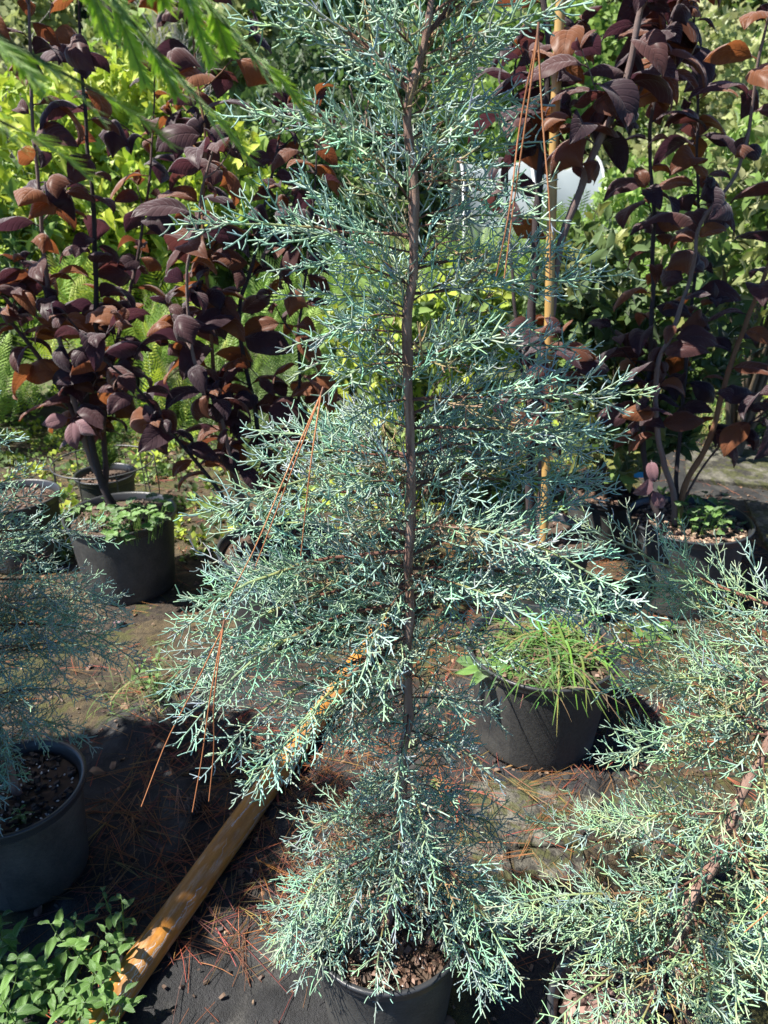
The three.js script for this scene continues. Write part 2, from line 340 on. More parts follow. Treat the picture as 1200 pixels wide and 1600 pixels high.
function lerpTable(tab, h) { if (h >= tab[0][0]) return tab[0].slice(1); for (let k = 0; k < tab.length - 1; k++) if (h <= tab[k][0] && h >= tab[k + 1][0]) { const t = (tab[k][0] - h) / (tab[k][0] - tab[k + 1][0]); return tab[k].slice(1).map((v, i) => mix(v, tab[k + 1][i + 1], t)); } return tab[tab.length - 1].slice(1); }
{
  R = rngOf(5);
  // height: reach to the left, to the right, away and towards the viewer (metres)
  const reach = [[1.95, 0.05, 0.05, 0.05, 0.04], [1.75, 0.19, 0.17, 0.14, 0.08], [1.6, 0.18, 0.15, 0.15, 0.09], [1.52, 0.17, 0.15, 0.14, 0.08], [1.44, 0.12, 0.18, 0.15, 0.08], [1.36, 0.11, 0.15, 0.15, 0.08], [1.26, 0.14, 0.26, 0.18, 0.09], [1.18, 0.24, 0.27, 0.2, 0.10], [1.08, 0.30, 0.31, 0.22, 0.10], [0.98, 0.34, 0.32, 0.22, 0.10], [0.88, 0.20, 0.17, 0.2, 0.12], [0.74, 0.13, 0.15, 0.18, 0.14], [0.62, 0.12, 0.15, 0.18, 0.15], [0.54, 0.18, 0.15, 0.18, 0.15], [0.46, 0.2, 0.2, 0.16, 0.14], [0.34, 0.2, 0.22, 0.14, 0.14]];
  const B = []; let h = 1.9, k = 0;
  while (h > 0.36) {
    let az = (k * 137.5 + rr(-25, 25)) % 360; if (az < 0) az += 360;
    const [l, r, bk, fr] = lerpTable(reach, h), c = Math.cos(az * D2R), s = Math.sin(az * D2R);
    const L = Math.hypot(c * (c > 0 ? r : l), s * (s > 0 ? bk : fr)) * rr(0.75, 1.12);
    const toward = az > 238 && az < 302;
    if (!(toward && (h > 0.9) && R() < 0.8)) {
      const e0 = h > 1.3 ? rr(18, 48) : h > 0.8 ? rr(0, 32) : rr(-18, 22), e1 = h > 1.3 ? rr(-5, 30) : h > 0.8 ? rr(-30, 12) : rr(-75, -30);
      B.push([h, az, clamp(L, 0.07, 0.4), e0, e1]);
    }
    h -= h > 1.25 ? rr(0.014, 0.025) : rr(0.0105, 0.018); k++;
  }
  // branches that stand out in the photograph
  B.push([1.645, 172, 0.22, 48, 5, { thick: 1.9, bare: 5 }], [1.70, 25, 0.2, 48, 0, { thick: 1.7, bare: 3 }], [1.66, 165, 0.19, 22, 8], [1.60, 178, 0.19, 8, 2], [1.49, 183, 0.27, 8, 0], [1.47, 176, 0.16, 12, 5], [1.70, 20, 0.19, 40, 10], [1.72, 2, 0.18, 30, 0], [1.68, -18, 0.16, 20, 0], [1.64, 35, 0.18, 30, 10], [1.74, 60, 0.16, 35, 15], [1.62, 5, 0.16, 20, -8], [1.56, 20, 0.17, 20, 0], [1.5, -10, 0.15, 15, -10], [1.55, -35, 0.14, 10, -15], [1.42, 8, 0.26, 6, 4], [1.45, 20, 0.22, 10, 0], [1.34, 10, 0.22, 4, 0], [1.24, -8, 0.28, 2, -8], [1.2, 25, 0.3, 4, -5], [1.28, 4, 0.30, 2, 2], [1.16, 12, 0.31, 0, -14], [1.43, 195, 0.15, 25, -10], [1.40, 178, 0.14, 20, -10], [1.37, 205, 0.14, 15, -20], [1.39, 220, 0.12, 15, -20], [1.34, 186, 0.13, 10, -20], [1.33, 210, 0.13, 10, -25],
    [1.10, -10, 0.34, 0, -26], [1.02, 6, 0.33, -4, -30], [0.97, 10, 0.34, 0, -25], [1.14, 172, 0.30, 5, -18], [1.05, 190, 0.36, 6, -40], [1.08, 160, 0.3, 5, -20], [1.2, 150, 0.26, 5, -10], [1.18, 195, 0.26, 5, -25], [0.80, 190, 0.24, 5, -60], [0.99, 184, 0.40, 4, -48], [0.96, 200, 0.38, 4, -52], [0.93, 176, 0.36, 6, -45], [0.98, 168, 0.36, 8, -30], [0.88, 196, 0.34, 0, -45], [0.84, 206, 0.30, -4, -50], [0.9, 215, 0.3, 0, -40],
    [0.50, 196, 0.30, 0, -85], [0.46, 214, 0.32, 0, -90], [0.52, 165, 0.27, 0, -80], [0.44, 230, 0.28, -5, -90], [0.40, 205, 0.27, -10, -80], [0.48, -30, 0.33, 0, -85], [0.44, -12, 0.30, -5, -85], [0.52, 15, 0.28, 0, -75], [0.42, -42, 0.30, -8, -88], [0.38, 250, 0.2, -5, -85], [0.36, -20, 0.28, -5, -80], [0.36, 190, 0.3, -5, -75]);
  cypress({ seed: 21, label: 'tall blue cypress standing in the centre foreground in front of the purple shrubs', trunk: [[0.006, 0.235, -0.978], [0.024, 0.45, -0.975], [0.036, 0.75, -0.978], [0.038, 1.0, -0.978], [0.034, 1.3, -0.98], [0.034, 1.55, -0.975], [0.030, 1.64, -0.978], [0.046, 1.69, -0.98], [0.054, 1.76, -0.98], [0.05, 1.98, -0.985]], tr: [0.0095, 0.0024], branches: B });
}
{
  R = rngOf(6);
  const B = []; let h = 1.32, k = 0;
  while (h > 0.34) {
    let az = ((k * 137.5 + rr(-25, 25)) % 360 + 360) % 360; const vis = Math.cos((az - 340) * D2R);
    if (vis > -0.45) { if (h < 0.6 && az > 260) { h -= 0.015; k++; continue; } const L = mix(0.10, 0.25, smooth(1.4, 0.8, h)) * rr(0.75, 1.1) * (h < 0.5 ? 0.8 : 1); B.push([h, az, L, h > 0.8 ? rr(5, 30) : rr(-15, 20), h > 0.9 ? rr(-20, 20) : rr(-70, -25)]); }
    h -= rr(0.012, 0.02); k++;
  }
  B.push([0.9, 40, 0.30, 0, -30], [0.80, 35, 0.33, 0, -50], [0.74, 48, 0.36, -5, -50], [0.7, 25, 0.36, 0, -60], [0.62, 42, 0.34, 0, -60], [0.66, 60, 0.36, 0, -45], [0.45, 235, 0.26, 0, -80], [0.42, 255, 0.24, 0, -85], [0.48, 250, 0.28, 0, -85], [0.40, 262, 0.22, 0, -70], [0.5, 215, 0.26, 0, -80], [0.5, 280, 0.16, 10, -70], [0.44, 290, 0.15, 0, -60], [0.55, 265, 0.2, 10, -80], [0.38, 278, 0.18, 0, -60], [0.58, 290, 0.2, 10, -85], [0.52, 300, 0.17, 15, -80], [0.64, 280, 0.22, 10, -85], [0.6, 310, 0.2, 15, -85], [0.54, 325, 0.17, 15, -85], [0.5, 340, 0.14, 20, -80], [0.66, 300, 0.2, 15, -85], [0.46, 310, 0.15, 15, -70], [0.47, 270, 0.24, 0, -80], [0.4, 285, 0.2, 5, -70], [0.6, 275, 0.18, 10, -80], [0.42, 320, 0.10, 10, -60], [0.36, 250, 0.24, 0, -70], [0.34, 265, 0.22, 0, -70]);
  cypress({ seed: 22, label: 'shaded blue cypress cut off by the left edge beside the orange pipe', trunk: [[-0.86, 0.235, -1.31], [-0.86, 0.6, -1.31], [-0.87, 1.0, -1.32], [-0.88, 1.42, -1.33]], tr: [0.011, 0.003], branches: B, o: { yellow: 0.05 } });
}
{
  R = rngOf(8);
  const B = []; let h = 0.88, k = 0;
  while (h > 0.32) {
    let az = ((k * 137.5 + rr(-25, 25)) % 360 + 360) % 360; const vis = Math.cos((az - 175) * D2R);
    if ((vis > -0.5 || h < 0.6) && !(h > 0.55 && R() < 0.12)) { const L = mix(0.12, 0.23, smooth(0.95, 0.6, h)) * rr(0.7, 1.1) * (h < 0.55 ? 0.85 : 1); B.push([h, az, L, h > 0.7 ? rr(0, 30) : rr(-10, 25), h > 0.7 ? rr(-25, 10) : rr(-65, -20)]); }
    h -= rr(0.012, 0.02); k++;
  }
  B.push([0.98, 130, 0.42, 0, 2], [0.88, 150, 0.24, 0, -20], [0.86, 135, 0.30, 0, -5], [0.92, 120, 0.32, 0, -8], [0.80, 125, 0.30, 5, -12], [0.9, 105, 0.28, 0, -10], [0.86, 160, 0.22, 0, -20], [0.80, 172, 0.22, 0, -30], [0.74, 160, 0.22, 0, -30], [0.66, 178, 0.24, 5, -35], [0.58, 170, 0.28, 10, -25], [0.52, 188, 0.30, 10, -30], [0.46, 180, 0.28, 10, -30], [0.42, 200, 0.26, 10, -40], [0.40, 160, 0.30, 10, -30], [0.62, 285, 0.22, 5, -50], [0.55, 310, 0.2, 0, -60], [0.5, 265, 0.22, 5, -60], [0.45, 335, 0.22, 0, -50], [0.42, 240, 0.22, 0, -60], [0.5, 10, 0.22, 0, -50], [0.58, 30, 0.25, 0, -40], [0.66, 320, 0.2, 5, -50], [0.4, 300, 0.2, 0, -50], [0.38, 20, 0.2, 0, -30]);
  cypress({ seed: 23, label: 'yellowish blue cypress leaning out of the lower right corner with reddish trunk', trunk: [[0.424, 0.225, -0.794], [0.455, 0.38, -0.80], [0.52, 0.6, -0.84], [0.60, 0.9, -0.88], [0.69, 1.32, -0.92]], tr: [0.014, 0.003], branches: B, o: { yellow: 0.4, green: 0.35 } });
}

// ---------------------------------------------------------------- the larger pots behind
R = rngOf(31);
pot({ x: 1.19, z: -2.624, r: 0.226, h: 0.36, label: 'large black pot with a sunlit rim holding the right-hand purple shrub', chipN: 520, soilDrop: 0.03, chipCol: [[0.30, 0.20, 0.14], [0.38, 0.28, 0.20], [0.16, 0.10, 0.07]] });
pot({ x: -1.061, z: -2.718, r: 0.212, h: 0.34, label: 'large dusty black pot full of clover holding the left-hand purple shrub', chipN: 200 });
pot({ x: 0.46, z: -1.804, r: 0.211, h: 0.33, label: 'large black pot overflowing with grass right of the central cypress', chipN: 200 });
pot({ x: -0.376, z: -2.43, r: 0.228, h: 0.34, label: 'large black pot behind the central cypress beside the far end of the pipe', chipN: 200 });
pot({ x: 0.60, z: -2.56, r: 0.20, h: 0.33, label: 'black pot behind the central cypress holding the bamboo stake', chipN: 160 });
pot({ x: 0.98, z: -3.06, r: 0.155, h: 0.29, label: 'smaller grey-black pot just behind and left of the large right-hand pot', chipN: 160 });
pot({ x: -1.60, z: -2.95, r: 0.18, h: 0.32, label: 'black pot at the left edge behind the shaded cypress', chipN: 160 });

// ---------------------------------------------------------------- broad leaves
function leafGeo({ l = 1, w = 0.5, arch = 0.25, fold = 0.18, curl = 0.12, twist = 0, wave = 0.02, tip = 1.0, nu = 4, nv = 8, petiole = 0.08, col = [1, 1, 1], seed = 1, pr = 0.012 }) {
  const g = new GB(), rnd = rngOf(seed), ph = rnd() * 6;
  for (let j = 0; j <= nv; j++) {
    const t = j / nv, wd = w * 0.5 * Math.pow(Math.sin(Math.PI * Math.pow(t, 0.86)), 0.78) * (1 - 0.25 * tip * t * t) + (j === 0 ? 0.006 : 0), ang = t * arch * 2, y0 = petiole + t * l;
    const cy = petiole + (arch ? Math.sin(ang) / (arch * 2) : t) * l, cz = -(arch ? (1 - Math.cos(ang)) / (arch * 2) : 0) * l;
    for (let i = 0; i <= nu; i++) {
      const s = i / nu * 2 - 1, a = twist * t, up = Math.abs(s) * fold * wd * 2 - s * s * curl * wd * 2 + wave * Math.sin(t * 9 + s * 2 + ph) * s;
      const x = s * wd * Math.cos(a), z = up + s * wd * Math.sin(a);
      g.vert([x, cy + z * Math.sin(ang), cz + z * Math.cos(ang)], [0, 0, 1], col, i / nu, t);
    }
  }
  for (let j = 0; j < nv; j++) for (let i = 0; i < nu; i++) { const A = j * (nu + 1) + i; g.i.push(A, A + 1, A + nu + 1, A + 1, A + nu + 2, A + nu + 1); }
  const lf = g.geo(); lf.computeVertexNormals();
  if (!petiole) return lf;
  const pg = new GB(); pg.tube([[0, 0, 0], [0, petiole * 0.5, 0.004], [0, petiole + l * 0.02, 0]], [pr, pr * 0.8], 4, col);
  return mergeGeometries([lf, pg.geo()]);
}
const veins = dataTex(128, 256, (x, y) => {
  const s = Math.abs(x / 128 * 2 - 1), t = y / 256; let v = 0.45 + 0.2 * fbm(x / 6, y / 6, 3);
  v -= 0.35 * smooth(0.07, 0.0, s); const q = ((t - s * 0.22) * 9) % 1; v -= 0.25 * smooth(0.16, 0, Math.abs(q - 0.5)); return [v, v, v];
});
function orient(m, pos, dir, up, s, roll = 0) {                    // local +y along dir, local +z towards up
  const y = V(...dir).normalize(), z = V(...up); z.addScaledVector(y, -z.dot(y)); if (z.lengthSq() < 1e-6) z.set(0, 0, 1); z.normalize();
  const x = new THREE.Vector3().crossVectors(y, z), q = new THREE.Matrix4().makeBasis(x, y, z);
  m.quaternion.setFromRotationMatrix(q); if (roll) m.rotateY(roll); m.position.set(...pos); m.scale.setScalar(s); m.updateMatrix();
}

// ---------------------------------------------------------------- purple-leaved shrubs
const purpleGeos = []; for (let k = 0; k < 10; k++) { const q = rngOf(900 + k); purpleGeos.push(leafGeo({ l: 1, w: 0.46 + 0.16 * q(), arch: 0.25 + 0.95 * q(), fold: 0.05 + 0.4 * q(), curl: 0.05 + 0.65 * q(), twist: (q() - 0.5) * 1.2, wave: 0.03, seed: k, petiole: 0.12, nu: 6, nv: 9, pr: 0.014 })); }
const purpleOf = (list) => list.map(([r, g, b]) => new THREE.MeshPhysicalMaterial({ color: rgb(r, g, b), roughness: 0.9, transmission: 0.6, thickness: 0, side: THREE.DoubleSide, bumpMap: veins, bumpScale: 0.0035, sheen: 0.12, sheenColor: rgb(0.72, 0.66, 0.82), sheenRoughness: 0.4, clearcoat: 0.4, clearcoatRoughness: 0.38, specularIntensity: 0.35 }));
const purpleMats = purpleOf([[0.075, 0.026, 0.034], [0.055, 0.021, 0.031], [0.17, 0.054, 0.024], [0.045, 0.018, 0.028], [0.10, 0.032, 0.03], [0.24, 0.08, 0.026]]);
const pinkMat = new THREE.MeshPhysicalMaterial({ color: rgb(0.19, 0.085, 0.10), roughness: 0.9, transmission: 0.4, thickness: 0, side: THREE.DoubleSide, bumpMap: veins, bumpScale: 0.003, sheen: 0.5, sheenColor: rgb(0.8, 0.7, 0.75) });
function purpleShrub({ label, base, stems, seed, r0 = 0.011, gap = 0.041, size = [0.085, 0.205], stemCol = [[0.07, 0.045, 0.04], [0.11, 0.06, 0.055]], low = 0.55, side = 0.75, extra = [], mats = purpleMats }) {
  R = rngOf(seed);
  const t = thing('purple_shrub', label, 'shrub', 'purple-leaved shrubs', base);
  const leafAt = (p, d, up, s, mat) => { const m = part('leaf', purpleGeos[Math.floor(R() * purpleGeos.length)], mat ?? mats[Math.floor(R() * mats.length)], t); orient(m, p, d, up, s, rr(-0.9, 0.9)); };
  const leavesOn = (pts, from, k0, sz) => {
    let dist = 0, next = rr(0.01, gap), k = k0; const total = pts.reduce((a, p, i) => i ? a + len3(sub3(p, pts[i - 1])) : 0, 0);
    for (let i = 1; i < pts.length; i++) {
      const l = len3(sub3(pts[i], pts[i - 1])); dist += l;
      while (dist > next) {
        const p = pts[i], d = norm3(sub3(pts[i], pts[i - 1])); next += gap * rr(0.65, 1.35); k++;
        if (p[1] + base[1] < from) continue;
        const a = k * 2.4 + rr(-0.4, 0.4), out = norm3([Math.cos(a), rr(-0.35, 0.55), Math.sin(a)]), q = dist / total;
        leafAt(p, norm3(add3(out, d, 0.35)), [rr(-0.5, 0.35), 1, rr(-0.3, 0.5)], mix(sz[0], sz[1], R()) * (q > 0.9 ? 0.7 : 1));
      }
    }
    const e = pts[pts.length - 1], d = norm3(sub3(e, pts[pts.length - 2])); for (let j = 0; j < 3; j++) leafAt(e, norm3([d[0] + rr(-0.5, 0.5), d[1], d[2] + rr(-0.5, 0.5)]), [rr(-1, 1), 0.3, rr(-1, 1)], rr(0.04, 0.09));
  };
  stems.forEach((s, n) => {
    const pts = catmull(s.pts.map((p) => sub3(p, base)), s.pts.length * 9), g = new GB(), ra = s.r ?? [r0, 0.0028];
    for (const [i, p] of pts.entries()) if (i > 1) { p[0] += (fbm(p[1] * 9 + n * 7, seed, 2) - 0.5) * 0.014; p[2] += (fbm(p[1] * 9, seed + n * 3, 2) - 0.5) * 0.014; }
    const sc2 = s.col ?? stemCol;
    g.tube(pts, (q) => mix(ra[0], ra[1], q ** 0.8) * (1 + 0.06 * Math.sin(q * 90 + n)), 8, (q, an) => mix3(sc2[0], sc2[1], fbm(q * 40 + n * 5, an * 1.5, 3)));
    part('stem', g.geo(), M.wood, t);
    leavesOn(pts, s.low ?? low, n * 3, size);
    if (s.side === 0) return;
    for (let i = 10; i < pts.length - 3; i += Math.floor(rr(5, 11))) {
      if (pts[i][1] + base[1] < (s.low ?? low) || R() > side) continue;
      const a = rr(0, TAU), L = rr(0.10, 0.26), tw = [pts[i]]; let e = norm3([Math.cos(a), rr(0.35, 0.9), Math.sin(a)]);
      for (let j = 0; j < 5; j++) { tw.push(add3(tw[j], e, L / 5)); e = norm3(add3(e, [rr(-0.15, 0.15), 0.10, rr(-0.15, 0.15)])); }
      const tg = new GB(); tg.tube(tw, [0.0028, 0.0016], 5, mix3(sc2[0], sc2[1], R())); part('twig', tg.geo(), M.wood, t);
      leavesOn(tw, 0, i, [size[0] * 0.85, size[1] * 0.9]);
    }
  });
  for (const [p, d, s, mat] of extra) leafAt(sub3(p, base), d, [0, 1, 0.6], s, mat);
  return t;
}
const brownStem = [[0.16, 0.075, 0.035], [0.26, 0.13, 0.065]], darkStem = [[0.03, 0.022, 0.024], [0.06, 0.042, 0.042]], greyStem = [[0.14, 0.095, 0.085], [0.24, 0.17, 0.15]];
purpleShrub({ seed: 41, label: 'purple-leaved shrub at the far left rising from the clover-filled pot', base: [-1.061, 0.305, -2.718], r0: 0.013, low: 0.66,
  stems: [
    { pts: [[-1.061, 0.296, -2.720], [-1.103, 0.428, -2.708], [-1.118, 0.580, -2.695], [-1.113, 0.775, -2.683], [-1.017, 1.128, -2.670], [-0.972, 1.424, -2.658], [-0.950, 1.691, -2.645], [-0.917, 1.983, -2.632], [-0.890, 2.170, -2.620]], r: [0.019, 0.003], col: darkStem },
    { pts: [[-1.106, 0.423, -2.715], [-1.140, 0.649, -2.684], [-1.149, 0.974, -2.649], [-1.142, 1.300, -2.613], [-1.105, 1.495, -2.577], [-1.062, 1.806, -2.541], [-1.009, 2.024, -2.506], [-0.973, 2.148, -2.470]], col: greyStem },
    { pts: [[-1.106, 0.423, -2.715], [-1.086, 0.711, -2.770], [-1.001, 1.034, -2.820], [-0.907, 1.304, -2.870], [-0.836, 1.604, -2.920], [-0.803, 1.888, -2.970]] },
    { pts: [[-1.122, 0.571, -2.70], [-1.206, 0.871, -2.687], [-1.294, 1.064, -2.653], [-1.391, 1.264, -2.620], [-1.45, 1.5, -2.6]] },
  ], extra: [[[-1.13, 0.76, -2.6], [0.5, -0.2, 0.6], 0.10, pinkMat], [[-1.13, 0.76, -2.6], [0.0, -0.5, 0.9], 0.11, pinkMat], [[-1.14, 0.77, -2.6], [-0.8, -0.1, 0.5], 0.10, pinkMat], [[-1.12, 0.77, -2.6], [0.9, 0.2, 0.1], 0.09, pinkMat]] });
purpleShrub({ seed: 42, label: 'purple-leaved shrub left of centre half hidden by the central cypress', base: [-0.42, 0.305, -2.43], r0: 0.011, low: 0.62,
  stems: [
    { pts: [[-0.423, 0.300, -2.430], [-0.484, 0.423, -2.439], [-0.532, 0.567, -2.448], [-0.553, 0.708, -2.457], [-0.575, 0.905, -2.466], [-0.577, 1.021, -2.475], [-0.572, 1.229, -2.485], [-0.574, 1.432, -2.494], [-0.540, 1.654, -2.503], [-0.550, 1.786, -2.512], [-0.551, 1.996, -2.521], [-0.547, 2.119, -2.530]], col: brownStem },
    { pts: [[-0.434, 0.300, -2.430], [-0.504, 0.453, -2.380], [-0.678, 0.768, -2.330], [-0.775, 0.954, -2.280], [-0.856, 1.071, -2.230], [-0.907, 1.188, -2.180]], col: darkStem, r: [0.009, 0.0025] },
    { pts: [[-0.399, 0.300, -2.430], [-0.510, 0.581, -2.397], [-0.540, 0.845, -2.363], [-0.603, 1.052, -2.330], [-0.581, 1.317, -2.297], [-0.534, 1.443, -2.263], [-0.468, 1.638, -2.230]], col: greyStem, r: [0.009, 0.003] },
    { pts: [[-0.376, 0.300, -2.430], [-0.428, 0.697, -2.470], [-0.480, 1.133, -2.510], [-0.412, 1.375, -2.550], [-0.344, 1.616, -2.590], [-0.322, 1.744, -2.630]], col: darkStem },
    { pts: [[-0.340, 0.300, -2.430], [-0.311, 0.637, -2.438], [-0.291, 0.877, -2.447], [-0.272, 1.172, -2.455], [-0.254, 1.277, -2.463], [-0.218, 1.470, -2.472], [-0.203, 1.631, -2.480]], col: darkStem, r: [0.008, 0.0025], low: 0.8 },
  ] });
purpleShrub({ seed: 43, label: 'purple-leaved shrub at the right edge rising from the large sunlit-rimmed pot', base: [1.13, 0.325, -2.62], r0: 0.010, low: 0.68,
  stems: [
    { pts: [[1.147, 0.326, -2.620], [1.141, 0.471, -2.603], [1.188, 0.682, -2.587], [1.212, 0.946, -2.570], [1.236, 1.125, -2.553], [1.258, 1.293, -2.537], [1.268, 1.449, -2.520], [1.28, 1.75, -2.5]], col: brownStem, r: [0.014, 0.005], side: 0 },
    { pts: [[1.139, 0.326, -2.620], [1.100, 0.475, -2.593], [1.007, 0.664, -2.565], [0.956, 0.863, -2.538], [0.937, 1.004, -2.511], [0.949, 1.074, -2.484], [0.971, 1.262, -2.456], [0.971, 1.435, -2.429], [1.040, 1.577, -2.402], [1.037, 1.851, -2.375], [1.026, 1.965, -2.347], [0.999, 2.072, -2.320]], col: greyStem, r: [0.013, 0.003], side: 0 },
    { pts: [[1.086, 0.32, -2.620], [0.996, 0.537, -2.634], [0.958, 0.785, -2.649], [0.959, 0.971, -2.663], [0.908, 1.423, -2.677], [0.860, 1.712, -2.691], [0.883, 1.927, -2.706], [0.901, 2.097, -2.720]], col: darkStem, r: [0.013, 0.004] },
    { pts: [[1.134, 0.326, -2.620], [1.117, 0.654, -2.670], [1.114, 0.959, -2.720], [1.110, 1.313, -2.770], [1.074, 1.662, -2.820], [1.033, 1.950, -2.870], [0.998, 2.206, -2.920]], col: darkStem },
    { pts: [[1.149, 0.44, -2.610], [1.238, 0.687, -2.570], [1.350, 0.822, -2.520], [1.391, 0.926, -2.470]], r: [0.005, 0.002] },
  ], extra: [[[0.97, 0.58, -2.5], [-0.4, -0.6, 0.6], 0.10, pinkMat], [[0.98, 0.53, -2.5], [0.3, -0.7, 0.6], 0.09, pinkMat], [[0.96, 0.64, -2.5], [-0.2, -0.3, 0.8], 0.085, pinkMat], [[0.93, 0.93, -2.46], [0, -1, 0.3], 0.06, pinkMat]] });
purpleShrub({ seed: 44, label: 'purple-leaved shrub tied to the bamboo stake right of the central cypress', base: [0.58, 0.295, -2.55], r0: 0.013, low: 0.8, size: [0.12, 0.21],
  stems: [
    { pts: [[0.569, 0.29, -2.550], [0.520, 0.788, -2.557], [0.501, 1.124, -2.564], [0.491, 1.467, -2.571], [0.501, 1.652, -2.579], [0.498, 1.877, -2.586], [0.473, 2.040, -2.593], [0.460, 2.165, -2.600]], col: darkStem, r: [0.018, 0.008], low: 1.62 },
    { pts: [[0.601, 0.29, -2.550], [0.557, 0.910, -2.533], [0.556, 1.173, -2.517], [0.569, 1.394, -2.500], [0.594, 1.506, -2.483], [0.632, 1.648, -2.467], [0.675, 1.731, -2.450], [0.699, 1.858, -2.433], [0.709, 2.007, -2.417], [0.705, 2.118, -2.400]], col: greyStem, r: [0.017, 0.008], low: 1.5 },
    { pts: [[0.555, 0.669, -2.553], [0.481, 0.989, -2.580], [0.432, 1.285, -2.610], [0.399, 1.523, -2.640], [0.408, 1.747, -2.670], [0.418, 1.961, -2.700]], col: darkStem, r: [0.008, 0.003], low: 1.4, side: 0 },
    { pts: [[0.632, 1.648, -2.467], [0.74, 1.78, -2.48], [0.82, 1.95, -2.5], [0.86, 2.12, -2.52]], r: [0.007, 0.003] },
    { pts: [[0.557, 0.91, -2.53], [0.57, 1.0, -2.46], [0.57, 1.1, -2.42]], r: [0.004, 0.002] },
    { pts: [[0.52, 0.75, -2.55], [0.49, 0.83, -2.45], [0.46, 0.92, -2.40]], r: [0.004, 0.002], low: 0.7 },
  ] });

// bamboo stake
{
  const P = catmull([[0.606, 0.02, -2.49], [0.599, 0.310, -2.490], [0.542, 1.177, -2.490], [0.510, 1.700, -2.490], [0.498, 2.021, -2.490], [0.490, 2.25, -2.490]], 90), g = new GB();
  g.tube(P, (q) => 0.0155 - q * 0.002 + 0.0022 * Math.exp(-((((q * 6.2 + 0.3) % 1 - 0.5) / 0.035) ** 2)), 14, (q, a) => {
    const node = Math.exp(-((((q * 6.2 + 0.3) % 1 - 0.5) / 0.05) ** 2)); return mix3(mix3([0.42, 0.24, 0.07], [0.52, 0.34, 0.13], fbm(a * 2, q * 50, 3)), [0.20, 0.12, 0.05], node * 0.7);
  });
  const t = thing('bamboo_stake', 'tan bamboo stake standing upright among the purple leaves right of centre', 'stake', undefined, [0, 0, 0]);
  part('cane', g.geo(), std({ vertexColors: true, roughness: 0.42 }), t);
}

// ---------------------------------------------------------------- the orange pipe
{
  const A = [-0.585, 0.037, -0.875], B = [0.005, 0.042, -2.36], d = sub3(B, A), L = len3(d), g = new GB(), n = 60, S = 28, ro = 0.034, ri = 0.029;
  const ax = norm3(d), a = norm3(cross3(ax, [0, 1, 0])), b = cross3(a, ax);
  const ring = (s, r) => { for (let k = 0; k <= S; k++) { const q = k / S * TAU, nn = add3([a[0] * Math.cos(q), a[1] * Math.cos(q), a[2] * Math.cos(q)], b, Math.sin(q)); g.vert(add3(add3([0, 0, 0], ax, s), nn, r), r === ri ? nn.map((x) => -x) : nn, [1, 1, 1], k / S * 0.214, s); } };
  for (let k = 0; k <= n; k++) ring(L * k / n, ro); for (let k = 0; k < n; k++) for (let s = 0; s < S; s++) { const i = k * (S + 1) + s; g.i.push(i, i + S + 1, i + 1, i + 1, i + S + 1, i + S + 2); }
  const o = g.count; ring(0, ri); ring(L, ri); for (let s = 0; s < S; s++) { const i = o + s; g.i.push(i, i + 1, i + S + 1, i + 1, i + S + 2, i + S + 1); g.i.push(s, s + 1, o + s, s + 1, o + s + 1, o + s); const e = n * (S + 1) + s, f = o + S + 1 + s; g.i.push(e, f, e + 1, e + 1, f, f + 1); }
  const W = 512, H = 2048, lines = []; R = rngOf(77);
  for (let k = 0; k < 120; k++) lines.push([rr(0, W), rr(0, H), rr(-0.5, 0.5), rr(20, R() < 0.15 ? 420 : 130), rr(0.8, 3.2), R()]);
  const cv = new Float32Array(W * H);
  for (const [x, y, sl, l, w, q] of lines) for (let s = 0; s < l; s++) { const cx = x + sl * s + (noise2(s / 14, x) - 0.5) * 14, cy = (y + s) % H; for (let e = -3; e <= 3; e++) { const xi = (Math.round(cx + e) % W + W) % W; cv[(cy | 0) * W + xi] = Math.max(cv[(cy | 0) * W + xi], clamp(w - Math.abs(e), 0, 1) * (noise2(s / 5, y) > 0.35 ? 0.9 : 0.2)); } }
  const tex = dataTex(W, H, (x, y) => {
    const f = fbm(x / 40, y / 90, 5), g2 = fbm(x / 6, y / 18, 3); let c = mix3([0.32, 0.128, 0.018], [0.48, 0.215, 0.04], f);
    const scuff = smooth(0.50, 0.66, fbm(x / 22 + 50, y / 60, 5)); c = mix3(c, [0.46, 0.40, 0.32], scuff * 0.35 * g2 * 1.5); c = c.map((v) => v * (0.8 + 0.4 * hash2(x >> 1, y >> 1) * g2 + 0.2 * g2));
    const dirt = smooth(0.52, 0.8, fbm(x / 50, y / 70 + 70, 5)); c = mix3(c, [0.20, 0.10, 0.035], dirt * 0.6);
    return sc(mix3(c, [0.42, 0.52, 0.60], cv[y * W + x] * 0.85));
  }, true); tex.repeat.set(1 / 0.214, 1 / 1.65);
  const m = solo('pipe', g.geo(), std({ map: tex, roughness: 0.42, bumpMap: grain, bumpScale: 0.0008 }), 'long scratched orange pipe lying on the ground from lower left towards the centre', 'pipe'); m.position.set(...A);
}

